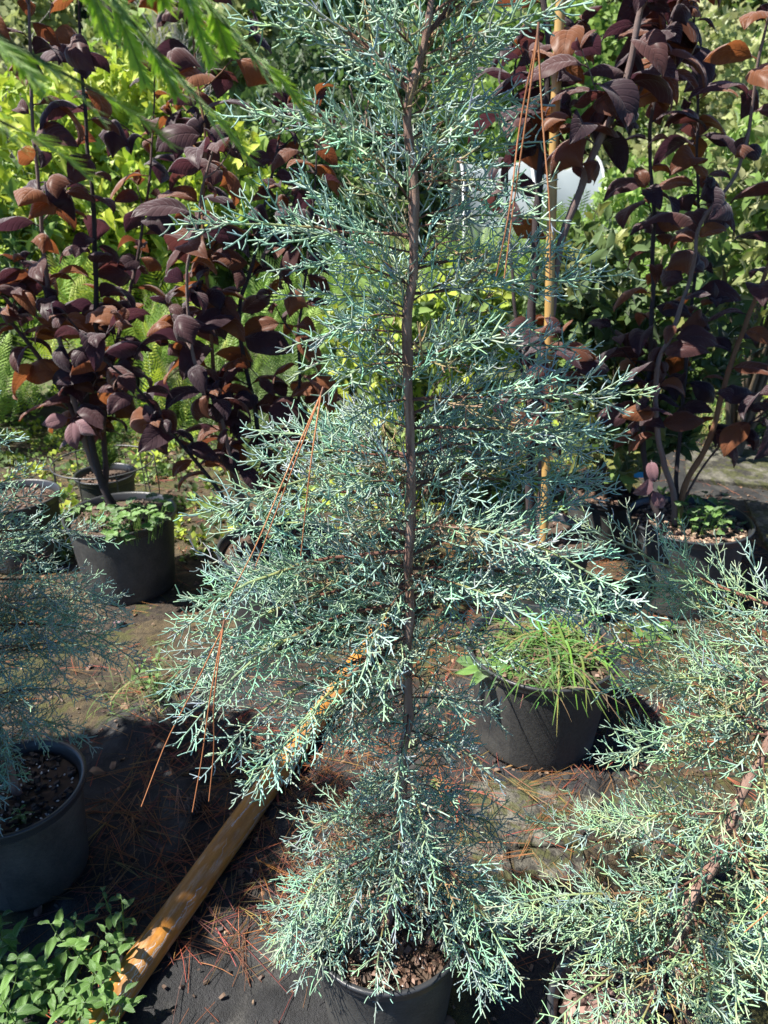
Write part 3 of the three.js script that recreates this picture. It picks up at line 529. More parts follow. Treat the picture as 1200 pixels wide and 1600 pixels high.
// ---------------------------------------------------------------- ground litter, stones
const RUST = [[0.30, 0.11, 0.04], [0.22, 0.085, 0.035], [0.36, 0.16, 0.07], [0.14, 0.06, 0.03], [0.10, 0.06, 0.045]];
function needleInto(g, p, d, bend, l, r, c) { g.twig(p, d, bend, l, r, r * 0.6, c, 3); }
{
  R = rngOf(51); const g = new GB();
  for (let k = 0; k < 7600; k++) {
    let x = rr(-2.2, 3.0), z = rr(-4.6, -0.75);
    if (k < 3200) { x = rr(0.1, 2.4); z = rr(-3.4, -1.0); } else if (k < 4200) { x = rr(-0.75, 0.0); z = rr(-1.9, -1.1); }
    const a = rr(0, TAU), y = groundY(x, z) + nearY(x, z) + rr(0.003, 0.014);
    const col = RUST[Math.floor(R() * RUST.length)].map((c) => c * rr(0.55, 1.2));
    for (let j = 0; j < (R() < 0.35 ? 3 : 1); j++) { const b = a + j * 0.09; needleInto(g, [x, y + (x > 0.1 && x < 0.96 && z > -1.63 && z < -1.18 ? 0.02 : 0), z], norm3([Math.cos(b), rr(-0.03, 0.12), Math.sin(b)]), [rr(-0.3, 0.3), -0.10, rr(-0.3, 0.3)], rr(0.07, 0.17), 0.001, col); }
  }
  const m = shadow(new THREE.Mesh(g.geo(), M.litter)); m.name = 'pine_needle_litter'; m.userData = { label: 'scattered rust-brown pine needles covering the ground between the pots', category: 'needles', kind: 'stuff' }; scene.add(m);
}
{ // small bits of bark, twigs and dry leaf on the bed
  R = rngOf(52); const g = new GB();
  for (let k = 0; k < 3600; k++) { const x = rr(-2, 2.8), z = rr(-4.4, -0.8); chips(g, x, groundY(x, z) + nearY(x, z) + 0.003, z, 0.02, 1, [[0.08, 0.05, 0.035], [0.15, 0.10, 0.07], [0.05, 0.035, 0.03], [0.22, 0.15, 0.10]], 0.006); }
  for (let k = 0; k < 110; k++) { const x = rr(-1.6, 2.8), z = rr(-4.2, -1.0), a = rr(0, TAU), y = groundY(x, z) + nearY(x, z) + 0.006, l = rr(0.08, 0.3); const p = [[x, y, z]]; for (let j = 0; j < 4; j++) p.push([p[j][0] + Math.cos(a + rr(-0.4, 0.4)) * l / 4, y + rr(0, 0.01), p[j][2] + Math.sin(a + rr(-0.4, 0.4)) * l / 4]); g.tube(p, [rr(0.0015, 0.004), 0.001], 5, mix3([0.06, 0.04, 0.03], [0.17, 0.12, 0.09], R())); }
  const dead = [g.geo()], lg = [0, 1, 2].map((k) => leafGeo({ l: 1, w: 0.45, arch: 0.9, fold: 0.3, curl: 0.3, wave: 0.08, nu: 3, nv: 5, petiole: 0, seed: 70 + k, twist: k - 1 }));
  for (let k = 0; k < 700; k++) { const x = rr(-2.0, 2.6), z = rr(-4.4, -0.9), c = mix3([0.10, 0.05, 0.035], [0.24, 0.14, 0.075], R()), ge = lg[k % 3].clone(), ca = ge.attributes.color; for (let i = 0; i < ca.count; i++) ca.setXYZ(i, c[0], c[1], c[2]); const s = rr(0.018, 0.055); ge.scale(s, s, s).rotateX(-Math.PI / 2 + rr(-0.5, 0.5)).rotateY(rr(0, TAU)).translate(x, groundY(x, z) + nearY(x, z) + 0.008, z); dead.push(ge); }
  const m = shadow(new THREE.Mesh(mergeGeometries(dead), M.litter)); m.name = 'bark_litter'; m.userData = { label: 'small dark twigs, dead leaves and bark crumbs strewn over the bed', category: 'litter', kind: 'stuff' }; scene.add(m);
}
const stoneTex = dataTex(512, 512, (x, y) => {
  const f = fbm(x / 50, y / 50, 5), f2 = fbm(x / 9 + 4, y / 9, 3), g = hash2(x, y); let c = mix3([0.022, 0.020, 0.016], [0.15, 0.142, 0.115], clamp(f * 1.7 - 0.45 + (f2 - 0.5) * 0.9 + (g - 0.5) * 0.25, 0, 1));
  const moss = smooth(0.46, 0.60, fbm(x / 34 + 20, y / 34, 5) + (f2 - 0.5) * 0.35); c = mix3(c, mix3([0.014, 0.018, 0.004], [0.07, 0.075, 0.014], f2), moss * 0.75); return sc(c);
}, true);
const stoneMat = std({ map: stoneTex, bumpMap: grain, bumpScale: 0.012, roughness: 0.92 });
function slab(pts, h, label, group, y = 0) {                       // outline in x, z metres
  const cx = pts.reduce((a, p) => a + p[0], 0) / pts.length, cz = pts.reduce((a, p) => a + p[1], 0) / pts.length, sh = new THREE.Shape(), fine = [];
  pts.forEach((p, i) => { const q = pts[(i + 1) % pts.length]; for (let k = 0; k < 5; k++) { const t = k / 5, x = mix(p[0], q[0], t), z = mix(p[1], q[1], t); fine.push([(x - cx) * 0.955 + (noise2(x * 60, z * 60) - 0.5) * 0.012, (z - cz) * 0.955 + (noise2(z * 60, x * 60) - 0.5) * 0.012]); } });
  fine.forEach(([x, z], i) => i ? sh.lineTo(x, -z) : sh.moveTo(x, -z));
  const g = new THREE.ExtrudeGeometry(sh, { depth: h, bevelEnabled: true, bevelThickness: 0.006, bevelSize: 0.006, bevelSegments: 2, steps: 1 }); g.rotateX(-Math.PI / 2);
  const uv = g.attributes.uv, p = g.attributes.position; for (let k = 0; k < uv.count; k++) uv.setXY(k, (p.getX(k) + cx) * 1.6 + p.getY(k), (p.getZ(k) + cz) * 1.6 + p.getY(k));
  const m = solo('flagstone', g, stoneMat, label, 'stone', group); m.position.set(cx, y - 0.01, cz); return m;
}
slab([[0.13, -1.26], [0.30, -1.20], [0.315, -1.36], [0.24, -1.44], [0.12, -1.40]], 0.020, 'mossy cracked flagstone nearest the central cypress pot');
slab([[0.31, -1.195], [0.52, -1.22], [0.50, -1.36], [0.33, -1.355]], 0.022, 'cracked flagstone piece with a pale worn patch right of the crack fork');
slab([[0.245, -1.455], [0.33, -1.37], [0.50, -1.375], [0.60, -1.52], [0.40, -1.60], [0.22, -1.58]], 0.024, 'mossy flagstone piece in front of the grass-filled pot');
slab([[0.60, -1.30], [0.86, -1.26], [0.95, -1.46], [0.78, -1.62], [0.62, -1.52]], 0.035, 'grey flagstone in dappled shade under the right-hand cypress');
slab([[1.75, -3.0], [2.15, -2.9], [2.3, -3.4], [1.9, -3.6]], 0.03, 'dark flat stone on the ground right of the large right-hand pot');
slab([[1.7, -3.9], [2.4, -3.7], [2.7, -4.3], [1.9, -4.5]], 0.03, 'broad dark flat stone further back by the grass at the right edge');

function cone(x, z, s, rot, label) {
  const t = thing('pine_cone', label, 'pine cone', 'fallen pine cones', [x, groundY(x, z) + nearY(x, z) + s * 0.42, z]); t.rotation.set(Math.PI / 2 - 0.1, 0, rot);
  const core = new THREE.SphereGeometry(s * 0.36, 10, 8); core.scale(1, 1.7, 1); part('core', core, std({ color: rgb(0.06, 0.04, 0.03) }), t);
  const sg = new THREE.SphereGeometry(0.16 * s, 5, 4); sg.scale(1, 0.35, 1.5);
  const mats = [std({ color: rgb(0.17, 0.11, 0.075) }), std({ color: rgb(0.12, 0.08, 0.06) })];
  for (let k = 0; k < 80; k++) { const u = (k + 0.5) / 80, q = k * 2.39996, yy = (u * 2 - 1) * 0.66 * s, r = 0.42 * s * Math.sqrt(Math.max(0.05, 1 - (yy / (0.72 * s)) ** 2)); const m = part('scale', sg, mats[k % 2], t); m.position.set(Math.cos(q) * r, yy, Math.sin(q) * r); m.rotation.set(-0.4, -q + Math.PI / 2, 0, 'YXZ'); }
}
R = rngOf(53);
cone(-0.505, -1.50, 0.045, 0.5, 'dark pine cone lying among needles left of the orange pipe');
cone(0.93, -2.70, 0.05, 1.3, 'pale pine cone lying left of the large right-hand pot');

// rust-coloured pine needles caught in the cypress
function needles(tie, ends, label, r = 0.00105) {
  const t = thing('pine_needle_bundle', label, 'pine needles', 'dry pine needles caught in the cypress', tie);
  const sh = new GB(); const m0 = ends.reduce((a, e) => add3(a, sub3(e, tie), 1 / ends.length), [0, 0, 0]);
  sh.tube([[0, 0, 0].map((x, i) => x - m0[i] * 0.04), [0, 0, 0], m0.map((x) => x * 0.06)], [r * 1.5, r * 1.3], 6, [0.22, 0.10, 0.06]); part('sheath', sh.geo(), M.litter, t);
  for (const e of ends) { const d = sub3(e, tie), s = perp3(norm3(d)), g = new GB(), w = rr(-0.03, 0.03), w2 = rr(-0.02, 0.03); g.tube(catmull([[0, 0, 0], add3(d.map((x) => x * 0.35), s, w), add3(d.map((x) => x * 0.7), s, w2), d], 10), [r, r * 0.7], 5, mix3([0.30, 0.105, 0.04], [0.40, 0.17, 0.07], R())); part('needle', g.geo(), M.litter, t); }
}
R = rngOf(54);
needles([0.152, 1.685, -0.86], [[0.125, 1.455, -0.86], [0.135, 1.452, -0.865], [0.185, 1.452, -0.86]], 'bundle of three rust pine needles hanging beside the bamboo stake');
needles([-0.075, 1.32, -0.86], [[-0.20, 1.06, -0.83], [-0.165, 1.10, -0.84], [-0.105, 1.12, -0.83]], 'rust pine needles caught in the cypress left of its trunk');
needles([-0.21, 1.02, -0.82], [[-0.345, 0.74, -0.79], [-0.27, 0.74, -0.78], [-0.245, 0.76, -0.78]], 'rust pine needles hanging below the left cypress branches over dark ground');
needles([0.60, 0.78, -0.72], [[0.50, 0.60, -0.70], [0.52, 0.62, -0.72], [0.56, 0.58, -0.7]], 'rust pine needles caught in the right-hand cypress near the right edge');

// ---------------------------------------------------------------- weeds
const weedGreen = [[0.065, 0.155, 0.017], [0.09, 0.20, 0.022], [0.045, 0.115, 0.014]].map((c) => new THREE.MeshPhysicalMaterial({ color: rgb(c[0] * 1.35, c[1] * 1.35, c[2] * 1.35), roughness: 0.88, transmission: 0.42, thickness: 0, side: THREE.DoubleSide, bumpMap: veins, bumpScale: 0.0015, clearcoat: 0.25, clearcoatRoughness: 0.4 }));
const lanceGeos = [0, 1, 2, 3].map((k) => leafGeo({ l: 1, w: 0.36 + 0.05 * k, arch: 0.2 + 0.15 * k, fold: 0.24, curl: 0.08, wave: 0.05, seed: 60 + k, petiole: 0.10, twist: (k - 1.5) * 0.25, pr: 0.03 }));
const cloverGeo = (() => { const one = leafGeo({ l: 1, w: 0.95, arch: 0.2, fold: 0.22, curl: 0, wave: 0, tip: -1.2, petiole: 0, nu: 4, nv: 4 }); return mergeGeometries([0, 1, 2].map((k) => one.clone().rotateX(-1.2).rotateY(k * TAU / 3))); })();
function leafyWeed(x, z, stems, label, { leaf = [0.034, 0.056], h = [0.10, 0.2], y = null, group = 'leafy green weeds' } = {}) {
  const by = y ?? groundY(x, z) + nearY(x, z), t = thing('leafy_weed', label, 'weed', group, [x, by, z]);
  for (let s = 0; s < stems; s++) {
    const a = rr(0, TAU), H = rr(...h), lean = rr(0.05, 0.55), pts = [[rr(-0.02, 0.02), -0.01, rr(-0.02, 0.02)]]; let d = norm3([Math.cos(a) * lean, 1, Math.sin(a) * lean]);
    for (let k = 0; k < 6; k++) { pts.push(add3(pts[k], d, H / 6)); d = norm3(add3(d, [rr(-0.12, 0.12), 0.05, rr(-0.12, 0.12)])); }
    const g = new GB(); g.tube(pts, [0.0016, 0.0009], 5, [0.12, 0.20, 0.04]); part('stem', g.geo(), M.veg, t);
    for (let k = 1; k <= 6; k++) for (const sd of [0, 1]) { const q = a + k * 1.57 + sd * Math.PI + rr(-0.3, 0.3), m = part('leaf', lanceGeos[Math.floor(R() * 4)], weedGreen[Math.floor(R() * 3)], t); orient(m, pts[k], [Math.cos(q), rr(0.05, 0.5), Math.sin(q)], [0, 1, 0], rr(...leaf) * (k === 6 ? 0.65 : 1), rr(-0.3, 0.3)); }
  }
}
R = rngOf(61);
for (const [x, z, n] of [[-0.72, -1.00, 3], [-0.62, -0.95, 3], [-0.78, -0.94, 3], [-0.66, -1.06, 2], [-0.85, -1.0, 3], [-0.70, -0.90, 3], [-0.60, -0.86, 3], [-0.53, -0.90, 2], [-0.56, -1.0, 2], [-0.80, -0.86, 3]]) leafyWeed(x, z, n, 'bright leafy green weed in the patch at the lower left corner beside the pipe end', { group: 'leafy weeds at the lower left corner' });
leafyWeed(-0.57, -1.10, 2, 'thin leafy weed sprig rising in shade just left of the pipe', { h: [0.16, 0.24], leaf: [0.026, 0.036] });
leafyWeed(-0.82, -1.21, 1, 'dark seedling growing in the shaded lower left pot', { h: [0.05, 0.07], y: 0.235, leaf: [0.025, 0.03] });
leafyWeed(0.14, -1.60, 1, 'tiny bright green seedling at the foot of the grass-filled pot', { h: [0.03, 0.05], leaf: [0.016, 0.022] });
leafyWeed(-1.72, -2.55, 6, 'yellow-green weed patch at the left edge in front of the dark pot', { h: [0.08, 0.16], leaf: [0.03, 0.05] });
leafyWeed(-0.74, -1.98, 4, 'wispy green weed on the mossy ground left of the cypress', { h: [0.14, 0.24], leaf: [0.02, 0.03] });
leafyWeed(0.20, -0.80, 2, 'small green weed between the two front cypress pots', { h: [0.06, 0.10], leaf: [0.02, 0.03] });
function clover(x, y, z, rad, n, label, leaf = [0.011, 0.018], hgt = [0.03, 0.09]) {
  const t = thing('clover_weed', label, 'weed', 'clover weeds in the pots', [x, y, z]);
  for (let k = 0; k < n; k++) {
    const q = rr(0, TAU), r = rad * Math.sqrt(R()), H = rr(...hgt), b = [Math.cos(q) * r * 0.8, -0.005, Math.sin(q) * r * 0.8], e = [Math.cos(q) * (r + rr(0, 0.03)), H, Math.sin(q) * (r + rr(0, 0.03))], g = new GB();
    g.tube([b, add3(mix3(b, e, 0.5), [0, H * 0.2, 0]), e], [0.0011, 0.0007], 4, [0.13, 0.22, 0.05]); part('stalk', g.geo(), M.veg, t);
    const m = part('leaf', cloverGeo, weedGreen[k % 3], t); m.position.set(...e); m.scale.setScalar(rr(...leaf)); m.rotation.set(rr(-0.4, 0.4), rr(0, TAU), rr(-0.4, 0.4));
  }
}
clover(-0.95, 0.305, -2.58, 0.12, 80, 'clover spilling over the front rim of the left-hand pot', [0.016, 0.03], [0.04, 0.13]);
clover(-1.16, 0.305, -2.68, 0.08, 22, 'pale clover seedlings at the left side of the left-hand pot');
clover(1.20, 0.33, -2.58, 0.10, 60, 'clover tuft at the foot of the stems in the right-hand pot', [0.015, 0.026], [0.03, 0.13]);
clover(1.33, 0.33, -2.60, 0.05, 18, 'low pale clover near the right rim of the right-hand pot', [0.007, 0.012], [0.008, 0.02]);

function grassTuft(x, y, z, rad, n, label, { h = [0.12, 0.3], col = [0.11, 0.26, 0.03], droop = 1, w = 0.0022, name = 'grass_tuft', group = 'grass tufts' } = {}) {
  const g = new GB();
  for (let k = 0; k < n; k++) {
    const q = rr(0, TAU), r = rad * Math.sqrt(R()), H = rr(...h), a = rr(0, TAU), c = (R() < 0.22 ? [0.24, 0.20, 0.08] : col).map((v) => v * rr(0.6, 1.3)), pts = [[Math.cos(q) * r, -0.01, Math.sin(q) * r]]; let d = norm3([Math.cos(a) * 0.45, 1, Math.sin(a) * 0.45]);
    for (let j = 0; j < 6; j++) { pts.push(add3(pts[j], d, H / 6)); d = norm3(add3(d, [Math.cos(a) * 0.28 * droop, -0.24 * droop * rr(0.2, 1.6), Math.sin(a) * 0.28 * droop])); }
    const sd = norm3([-Math.sin(a) + rr(-0.3, 0.3), 0, Math.cos(a)]), b0 = g.count, ww = w * rr(0.4, 1.7);
    pts.forEach((p, j) => { const wv = ww * (1 - (j / 6) ** 2 * 0.9); g.vert(add3(p, sd, wv), [0, 1, 0], c); g.vert(add3(p, sd, -wv), [0, 1, 0], c); });
    for (let j = 0; j < 6; j++) { const A = b0 + j * 2; g.i.push(A, A + 1, A + 2, A + 1, A + 3, A + 2); }
  }
  const ge = g.geo(); ge.computeVertexNormals(); const m = solo(name, ge, M.grass, label, 'grass', group); m.position.set(x, y, z); m.userData.kind = 'stuff'; return m;
}
R = rngOf(62);
grassTuft(0.42, 0.29, -1.76, 0.15, 300, 'bright grass filling the large pot right of the cypress', { h: [0.08, 0.26], col: [0.085, 0.18, 0.03], droop: 1.2, w: 0.0018 });
grassTuft(0.54, 0.29, -1.78, 0.10, 90, 'long grass blades drooping over the right rim of the pot', { h: [0.2, 0.36], droop: 1.9, w: 0.0026 });
grassTuft(-1.03, 0.30, -2.74, 0.15, 160, 'short dry moss-like grass in the left-hand pot', { h: [0.02, 0.07], col: [0.20, 0.22, 0.05], w: 0.0016 });
grassTuft(-0.80, 0.0, -1.97, 0.12, 90, 'thin wispy grass on mossy ground left of the cypress', { h: [0.10, 0.3], col: [0.10, 0.15, 0.03], w: 0.0014, droop: 1.4 });
// broad pale weed leaf on the left of the grass pot
{
  const t = thing('broadleaf_weed', 'broad pale green leaf weed at the left rim of the grass-filled pot', 'weed', undefined, [0.30, 0.29, -1.72]);
  for (let k = 0; k < 7; k++) { const m = part('leaf', lanceGeos[k % 4], weedGreen[k % 3], t), q = 2.2 + k * 0.75; orient(m, [0, 0, 0], [Math.cos(q), 0.35, Math.sin(q)], [0, 1, 0.2], rr(0.07, 0.12)); }
}
{
  const t = thing('broadleaf_weed', 'low broadleaf weed on the ground in front of the right-hand pot', 'weed', undefined, [0.99, 0.01, -2.36]);
  for (let k = 0; k < 8; k++) { const m = part('leaf', lanceGeos[k % 4], weedGreen[k % 3], t), q = k * 0.85; orient(m, [0, 0, 0], [Math.cos(q), 0.3, Math.sin(q)], [0, 1, 0], rr(0.07, 0.13)); }
}
// fallen leaves
for (const [x, z, y, s, lb] of [[0.43, -1.30, 0.03, 0.045, 'small pink fallen leaf on the cracked flagstone'], [-1.02, -2.38, 0.02, 0.08, 'fallen purple leaf on the ground before the left-hand pot'], [0.72, -1.75, 0.02, 0.07, 'fallen purple leaf between the grass pot and the right-hand pot']]) { const m = solo('fallen_leaf', purpleGeos[2], pinkMat, lb, 'leaf', 'fallen leaves'); orient(m, [x, y, z], [rr(-1, 1), 0.05, rr(-1, 1)], [0, 1, 0], s); }
// blue plant tag on the shrub stems
{
  const t = thing('plant_tag', 'small bright blue plant tag looped on stems behind the right-hand shrub', 'tag', undefined, [0.985, 0.50, -2.72]);
  const s = new THREE.Shape(); s.moveTo(0, -0.012); s.lineTo(0.075, -0.012); s.lineTo(0.085, 0); s.lineTo(0.075, 0.012); s.lineTo(0, 0.012);
  part('strip', new THREE.ExtrudeGeometry(s, { depth: 0.001, bevelEnabled: false }), std({ color: rgb(0.03, 0.32, 0.62), roughness: 0.4 }), t); t.rotation.set(0, -0.3, 0.1);
}

// ---------------------------------------------------------------- small conifer in a wire ring, behind the left-hand pot
{
  R = rngOf(71);
  const t = thing('wire_ring_stand', 'thin wire ring on wire legs behind the left-hand pot', 'wire stand', undefined, [-1.38, 0, -3.42]), rw = 0.24, wm = std({ color: rgb(0.10, 0.10, 0.10), metalness: 0.6, roughness: 0.5 });
  const ring = new THREE.TorusGeometry(rw, 0.004, 6, 60); ring.rotateX(Math.PI / 2); ring.translate(0, 0.30, 0); part('ring', ring, wm, t);
  for (let k = 0; k < 9; k++) { const q = k / 9 * TAU + 0.3, g = new GB(); g.tube([[Math.cos(q) * rw, 0.305, Math.sin(q) * rw], [Math.cos(q) * rw * 1.03, 0.15, Math.sin(q) * rw * 1.03], [Math.cos(q + 0.05) * rw, -0.02, Math.sin(q + 0.05) * rw]], [0.0035, 0.003], 5, [0.4, 0.4, 0.4]); part('leg', g.geo(), wm, t); }
  pot({ x: -1.38, z: -3.42, r: 0.14, h: 0.24, label: 'small pot standing inside the wire ring behind the left-hand pot', chipN: 80 });
  const c = thing('dwarf_conifer', 'small dense green conifer in the pot inside the wire ring', 'conifer', undefined, [-1.38, 0.205, -3.42]);
  const tg = new GB(); tg.tube([[0, 0, 0], [0, 0.2, 0], [0, 0.4, 0]], [0.009, 0.003], 6, [0.12, 0.08, 0.05]); part('trunk', tg.geo(), M.wood, c);
  const fg = new GB();
  for (let k = 0; k < 300; k++) {
    const y0 = rr(0.03, 0.4), a = rr(0, TAU), l = rr(0.07, 0.17) * (1 - y0 * 0.9), p = [[0, y0 * 0.75, 0]]; let d = norm3([Math.cos(a), rr(0.5, 1.3), Math.sin(a)]); for (let j = 0; j < 3; j++) { p.push(add3(p[j], d, l / 3)); d = norm3(add3(d, [0, 0.25, 0])); }
    const cc = mix3([0.05, 0.11, 0.02], [0.16, 0.26, 0.04], R());
    for (let j = 0; j < 16; j++) { const f = rr(0.8, 3), i = Math.min(2, f | 0), q = rr(0, TAU); fg.twig(mix3(p[i], p[i + 1], f - i), norm3([Math.cos(q), rr(0.2, 1.3), Math.sin(q)]), [0, 0.3, 0], rr(0.012, 0.025), 0.0014, 0.0008, cc, 1); }
  }
  part('crown', fg.geo(), M.veg, c, 'stuff');
}

// ---------------------------------------------------------------- instanced foliage for shrubs and trees
const clumpCache = new Map();
function clumpGeo(kind) {
  if (clumpCache.has(kind)) return clumpCache.get(kind);
  const keep = R; R = rngOf(200 + kind.length * 7); const list = [];
  if (kind === 'leaf') for (let k = 0; k < 7; k++) { const g = leafGeo({ l: rr(0.7, 1), w: 0.42, arch: 0.3, fold: 0.2, curl: 0, wave: 0, nu: 2, nv: 3, petiole: 0, seed: k }); g.rotateX(rr(-1.4, 0.3)).rotateY(k * 0.95 + rr(-0.3, 0.3)); g.translate(rr(-0.25, 0.25), k * 0.14 - 0.5, rr(-0.25, 0.25)); list.push(g); }
  if (kind === 'small') for (let k = 0; k < 9; k++) { const g = leafGeo({ l: rr(0.4, 0.6), w: 0.5, arch: 0.2, fold: 0.1, curl: 0, wave: 0, nu: 2, nv: 2, petiole: 0, seed: k }); g.rotateX(rr(-1.5, 0.6)).rotateY(rr(0, TAU)); g.translate(rr(-0.5, 0.5), rr(-0.5, 0.5), rr(-0.5, 0.5)); list.push(g); }
  if (kind === 'fern') for (let k = 0; k < 13; k++) for (const s of [-1, 1]) { const t = k / 13, g = leafGeo({ l: 0.36 * Math.sin(Math.PI * (t * 0.85 + 0.12)) + 0.03, w: 0.036, arch: 0.2, fold: 0, curl: 0, wave: 0, nu: 1, nv: 2, petiole: 0, seed: k }); g.rotateX(-0.3).rotateZ(-s * (1.15 - t * 0.4)); g.translate(0, t, -0.35 * t * t); list.push(g); }
  if (kind === 'needle') for (let k = 0; k < 10; k++) { const g = leafGeo({ l: rr(0.6, 1), w: 0.07, arch: 0.1, fold: 0, curl: 0, wave: 0, nu: 1, nv: 2, petiole: 0, seed: k }); g.rotateX(-rr(0.3, 1.2)).rotateY(k * 0.63); list.push(g); }
  const g = mergeGeometries(list); clumpCache.set(kind, g); R = keep; return g;
}
const leafMat = thinLeaf({ vertexColors: false, color: 0xffffff, transmission: 0.42, roughness: 0.95 });
function crownInst(name, parent, kind, spots, size, cols, upness = 0.4) {
  const im = new THREE.InstancedMesh(clumpGeo(kind), leafMat, spots.length); shadow(im); im.name = name; im.userData.kind = 'stuff';
  const m = new THREE.Matrix4(), q = new THREE.Quaternion(), e = new THREE.Euler();
  spots.forEach((p, k) => { e.set(rr(-1, 1) * (1.6 - upness), rr(0, TAU), rr(-1, 1) * (1.6 - upness)); q.setFromEuler(e); const s = rr(size * 0.65, size * 1.25); m.compose(V(p[0], p[1], p[2]), q, V(s, s, s)); im.setMatrixAt(k, m); const c = cols[Math.floor(R() * cols.length)], f = rr(0.75, 1.25); im.setColorAt(k, rgb(c[0] * f, c[1] * f, c[2] * f)); });
  parent.add(im); return im;
}
function bush({ name = 'shrub', label, category = 'shrub', group, x, z, w, h, dep = w * 0.8, kind = 'leaf', n = 900, size = 0.09, cols, lobes = 16, up = 0.4, base = 0.08, stemCol = [0.10, 0.075, 0.05], y }) {
  const gy = y ?? groundY(x, z), t = thing(name, label, category, group, [x, gy, z]), g = new GB(), cs = [];
  for (let k = 0; k < lobes; k++) { const a = rr(0, TAU), u = Math.sqrt(R()), yy = mix(base + 0.12, 0.9, R()); const wid = Math.sin(Math.PI * clamp(yy * 0.8 + 0.14, 0, 1)) ** 0.6; cs.push([Math.cos(a) * u * w * 0.5 * wid, yy * h, Math.sin(a) * u * dep * 0.5 * wid, rr(0.16, 0.30) * Math.min(w, h)]); }
  for (const c of cs) g.tube([[rr(-0.03, 0.03), -0.03, rr(-0.03, 0.03)], [c[0] * 0.35, c[1] * 0.5, c[2] * 0.35], [c[0], c[1], c[2]]], [0.006 + 0.008 * h, 0.003], 5, stemCol);
  part('stem', g.geo(), M.wood, t);
  const spots = []; for (let k = 0; k < n; k++) { const c = cs[k % cs.length], a = rr(0, TAU), b = Math.acos(rr(-1, 1)), r = c[3] * (0.35 + 0.75 * Math.cbrt(R())); spots.push([c[0] + Math.cos(a) * Math.sin(b) * r, Math.max(base * h * 0.4, c[1] + Math.cos(b) * r * 0.8), c[2] + Math.sin(a) * Math.sin(b) * r]); }
  crownInst('crown', t, kind, spots, size, cols, up); return t;
}
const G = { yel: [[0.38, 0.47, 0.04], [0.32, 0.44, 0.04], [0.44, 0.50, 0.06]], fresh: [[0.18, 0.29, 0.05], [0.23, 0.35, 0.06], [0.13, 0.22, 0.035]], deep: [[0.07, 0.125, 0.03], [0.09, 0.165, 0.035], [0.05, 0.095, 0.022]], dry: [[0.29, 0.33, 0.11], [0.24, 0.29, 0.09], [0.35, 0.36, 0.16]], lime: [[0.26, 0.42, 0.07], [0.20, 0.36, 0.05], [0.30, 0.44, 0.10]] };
// nearer shrubs in the rows behind the purple ones
R = rngOf(81);
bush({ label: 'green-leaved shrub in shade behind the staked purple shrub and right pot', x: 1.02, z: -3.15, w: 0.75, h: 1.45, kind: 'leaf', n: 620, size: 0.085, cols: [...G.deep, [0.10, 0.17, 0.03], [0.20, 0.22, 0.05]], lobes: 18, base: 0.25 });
bush({ label: 'green-leaved shrub behind the central cypress trunk', x: 0.25, z: -3.6, w: 0.9, h: 1.2, kind: 'leaf', n: 600, size: 0.08, cols: [...G.fresh, ...G.yel, ...G.deep], lobes: 18, base: 0.15 });
bush({ label: 'tall green shrub behind the right-hand purple shrub by the right edge', x: 2.15, z: -4.3, w: 1.2, h: 1.9, kind: 'leaf', n: 700, size: 0.10, cols: [...G.fresh, ...G.dry], lobes: 18, base: 0.3 });
bush({ name: 'yellow_shrub', label: 'bright yellow-green shrub at upper left behind the purple leaves', x: -2.1, z: -6.2, w: 1.9, h: 2.45, kind: 'leaf', n: 1500, size: 0.13, cols: [...G.yel, G.fresh[1], ...G.yel], lobes: 26, base: 0.25 });
bush({ label: 'green shrub at the far left behind the left-hand purple shrub', x: -3.1, z: -5.4, w: 1.6, h: 1.7, kind: 'leaf', n: 1000, size: 0.11, cols: [...G.fresh, ...G.deep], lobes: 22, base: 0.15 });
bush({ label: 'dark green shrub in the gap left of the central cypress', x: -0.9, z: -7.5, w: 1.8, h: 2.3, kind: 'leaf', n: 1300, size: 0.12, cols: [...G.deep, G.fresh[0]], lobes: 24, base: 0.15 });
bush({ name: 'fern_clump', label: 'lime-green ferny clump beyond the path left of the cypress', category: 'fern', group: 'ferny clumps', x: -0.75, z: -5.6, w: 1.5, h: 1.05, kind: 'fern', n: 430, size: 0.24, cols: G.lime, lobes: 16, up: 1.0, base: 0.1 });
bush({ name: 'fern_clump', label: 'pale ferny clump at left behind the clover-filled pot', category: 'fern', group: 'ferny clumps', x: -1.75, z: -5.0, w: 1.3, h: 0.85, kind: 'fern', n: 340, size: 0.28, cols: [...G.lime, ...G.yel], lobes: 14, up: 1.0, base: 0.1 });
bush({ name: 'fern_clump', label: 'low ferny clump behind the pot left of the cypress', category: 'fern', group: 'ferny clumps', x: -0.62, z: -4.2, w: 0.9, h: 0.42, kind: 'fern', n: 200, size: 0.2, cols: [[0.14, 0.22, 0.06], [0.18, 0.26, 0.08]], lobes: 10, up: 0.9, base: 0.1 });
bush({ name: 'fern_clump', label: 'bright ferny clump at the right edge beyond the flat stones', category: 'fern', group: 'ferny clumps', x: 2.75, z: -5.9, w: 2.0, h: 1.25, kind: 'fern', n: 560, size: 0.30, cols: [...G.lime, G.fresh[1]], lobes: 20, up: 0.9, base: 0.05 });
bush({ name: 'fern_clump', label: 'bright ferny clump seen between the right-hand purple stems', category: 'fern', group: 'ferny clumps', x: 1.5, z: -6.3, w: 1.7, h: 1.2, kind: 'fern', n: 480, size: 0.30, cols: [...G.lime, G.fresh[1]], lobes: 18, up: 0.9, base: 0.05 });
bush({ name: 'fern_clump', label: 'ferny clump directly behind the central cypress', category: 'fern', group: 'ferny clumps', x: 0.2, z: -6.0, w: 1.4, h: 1.0, kind: 'fern', n: 380, size: 0.28, cols: [...G.lime, ...G.dry], lobes: 16, up: 0.9, base: 0.05 });
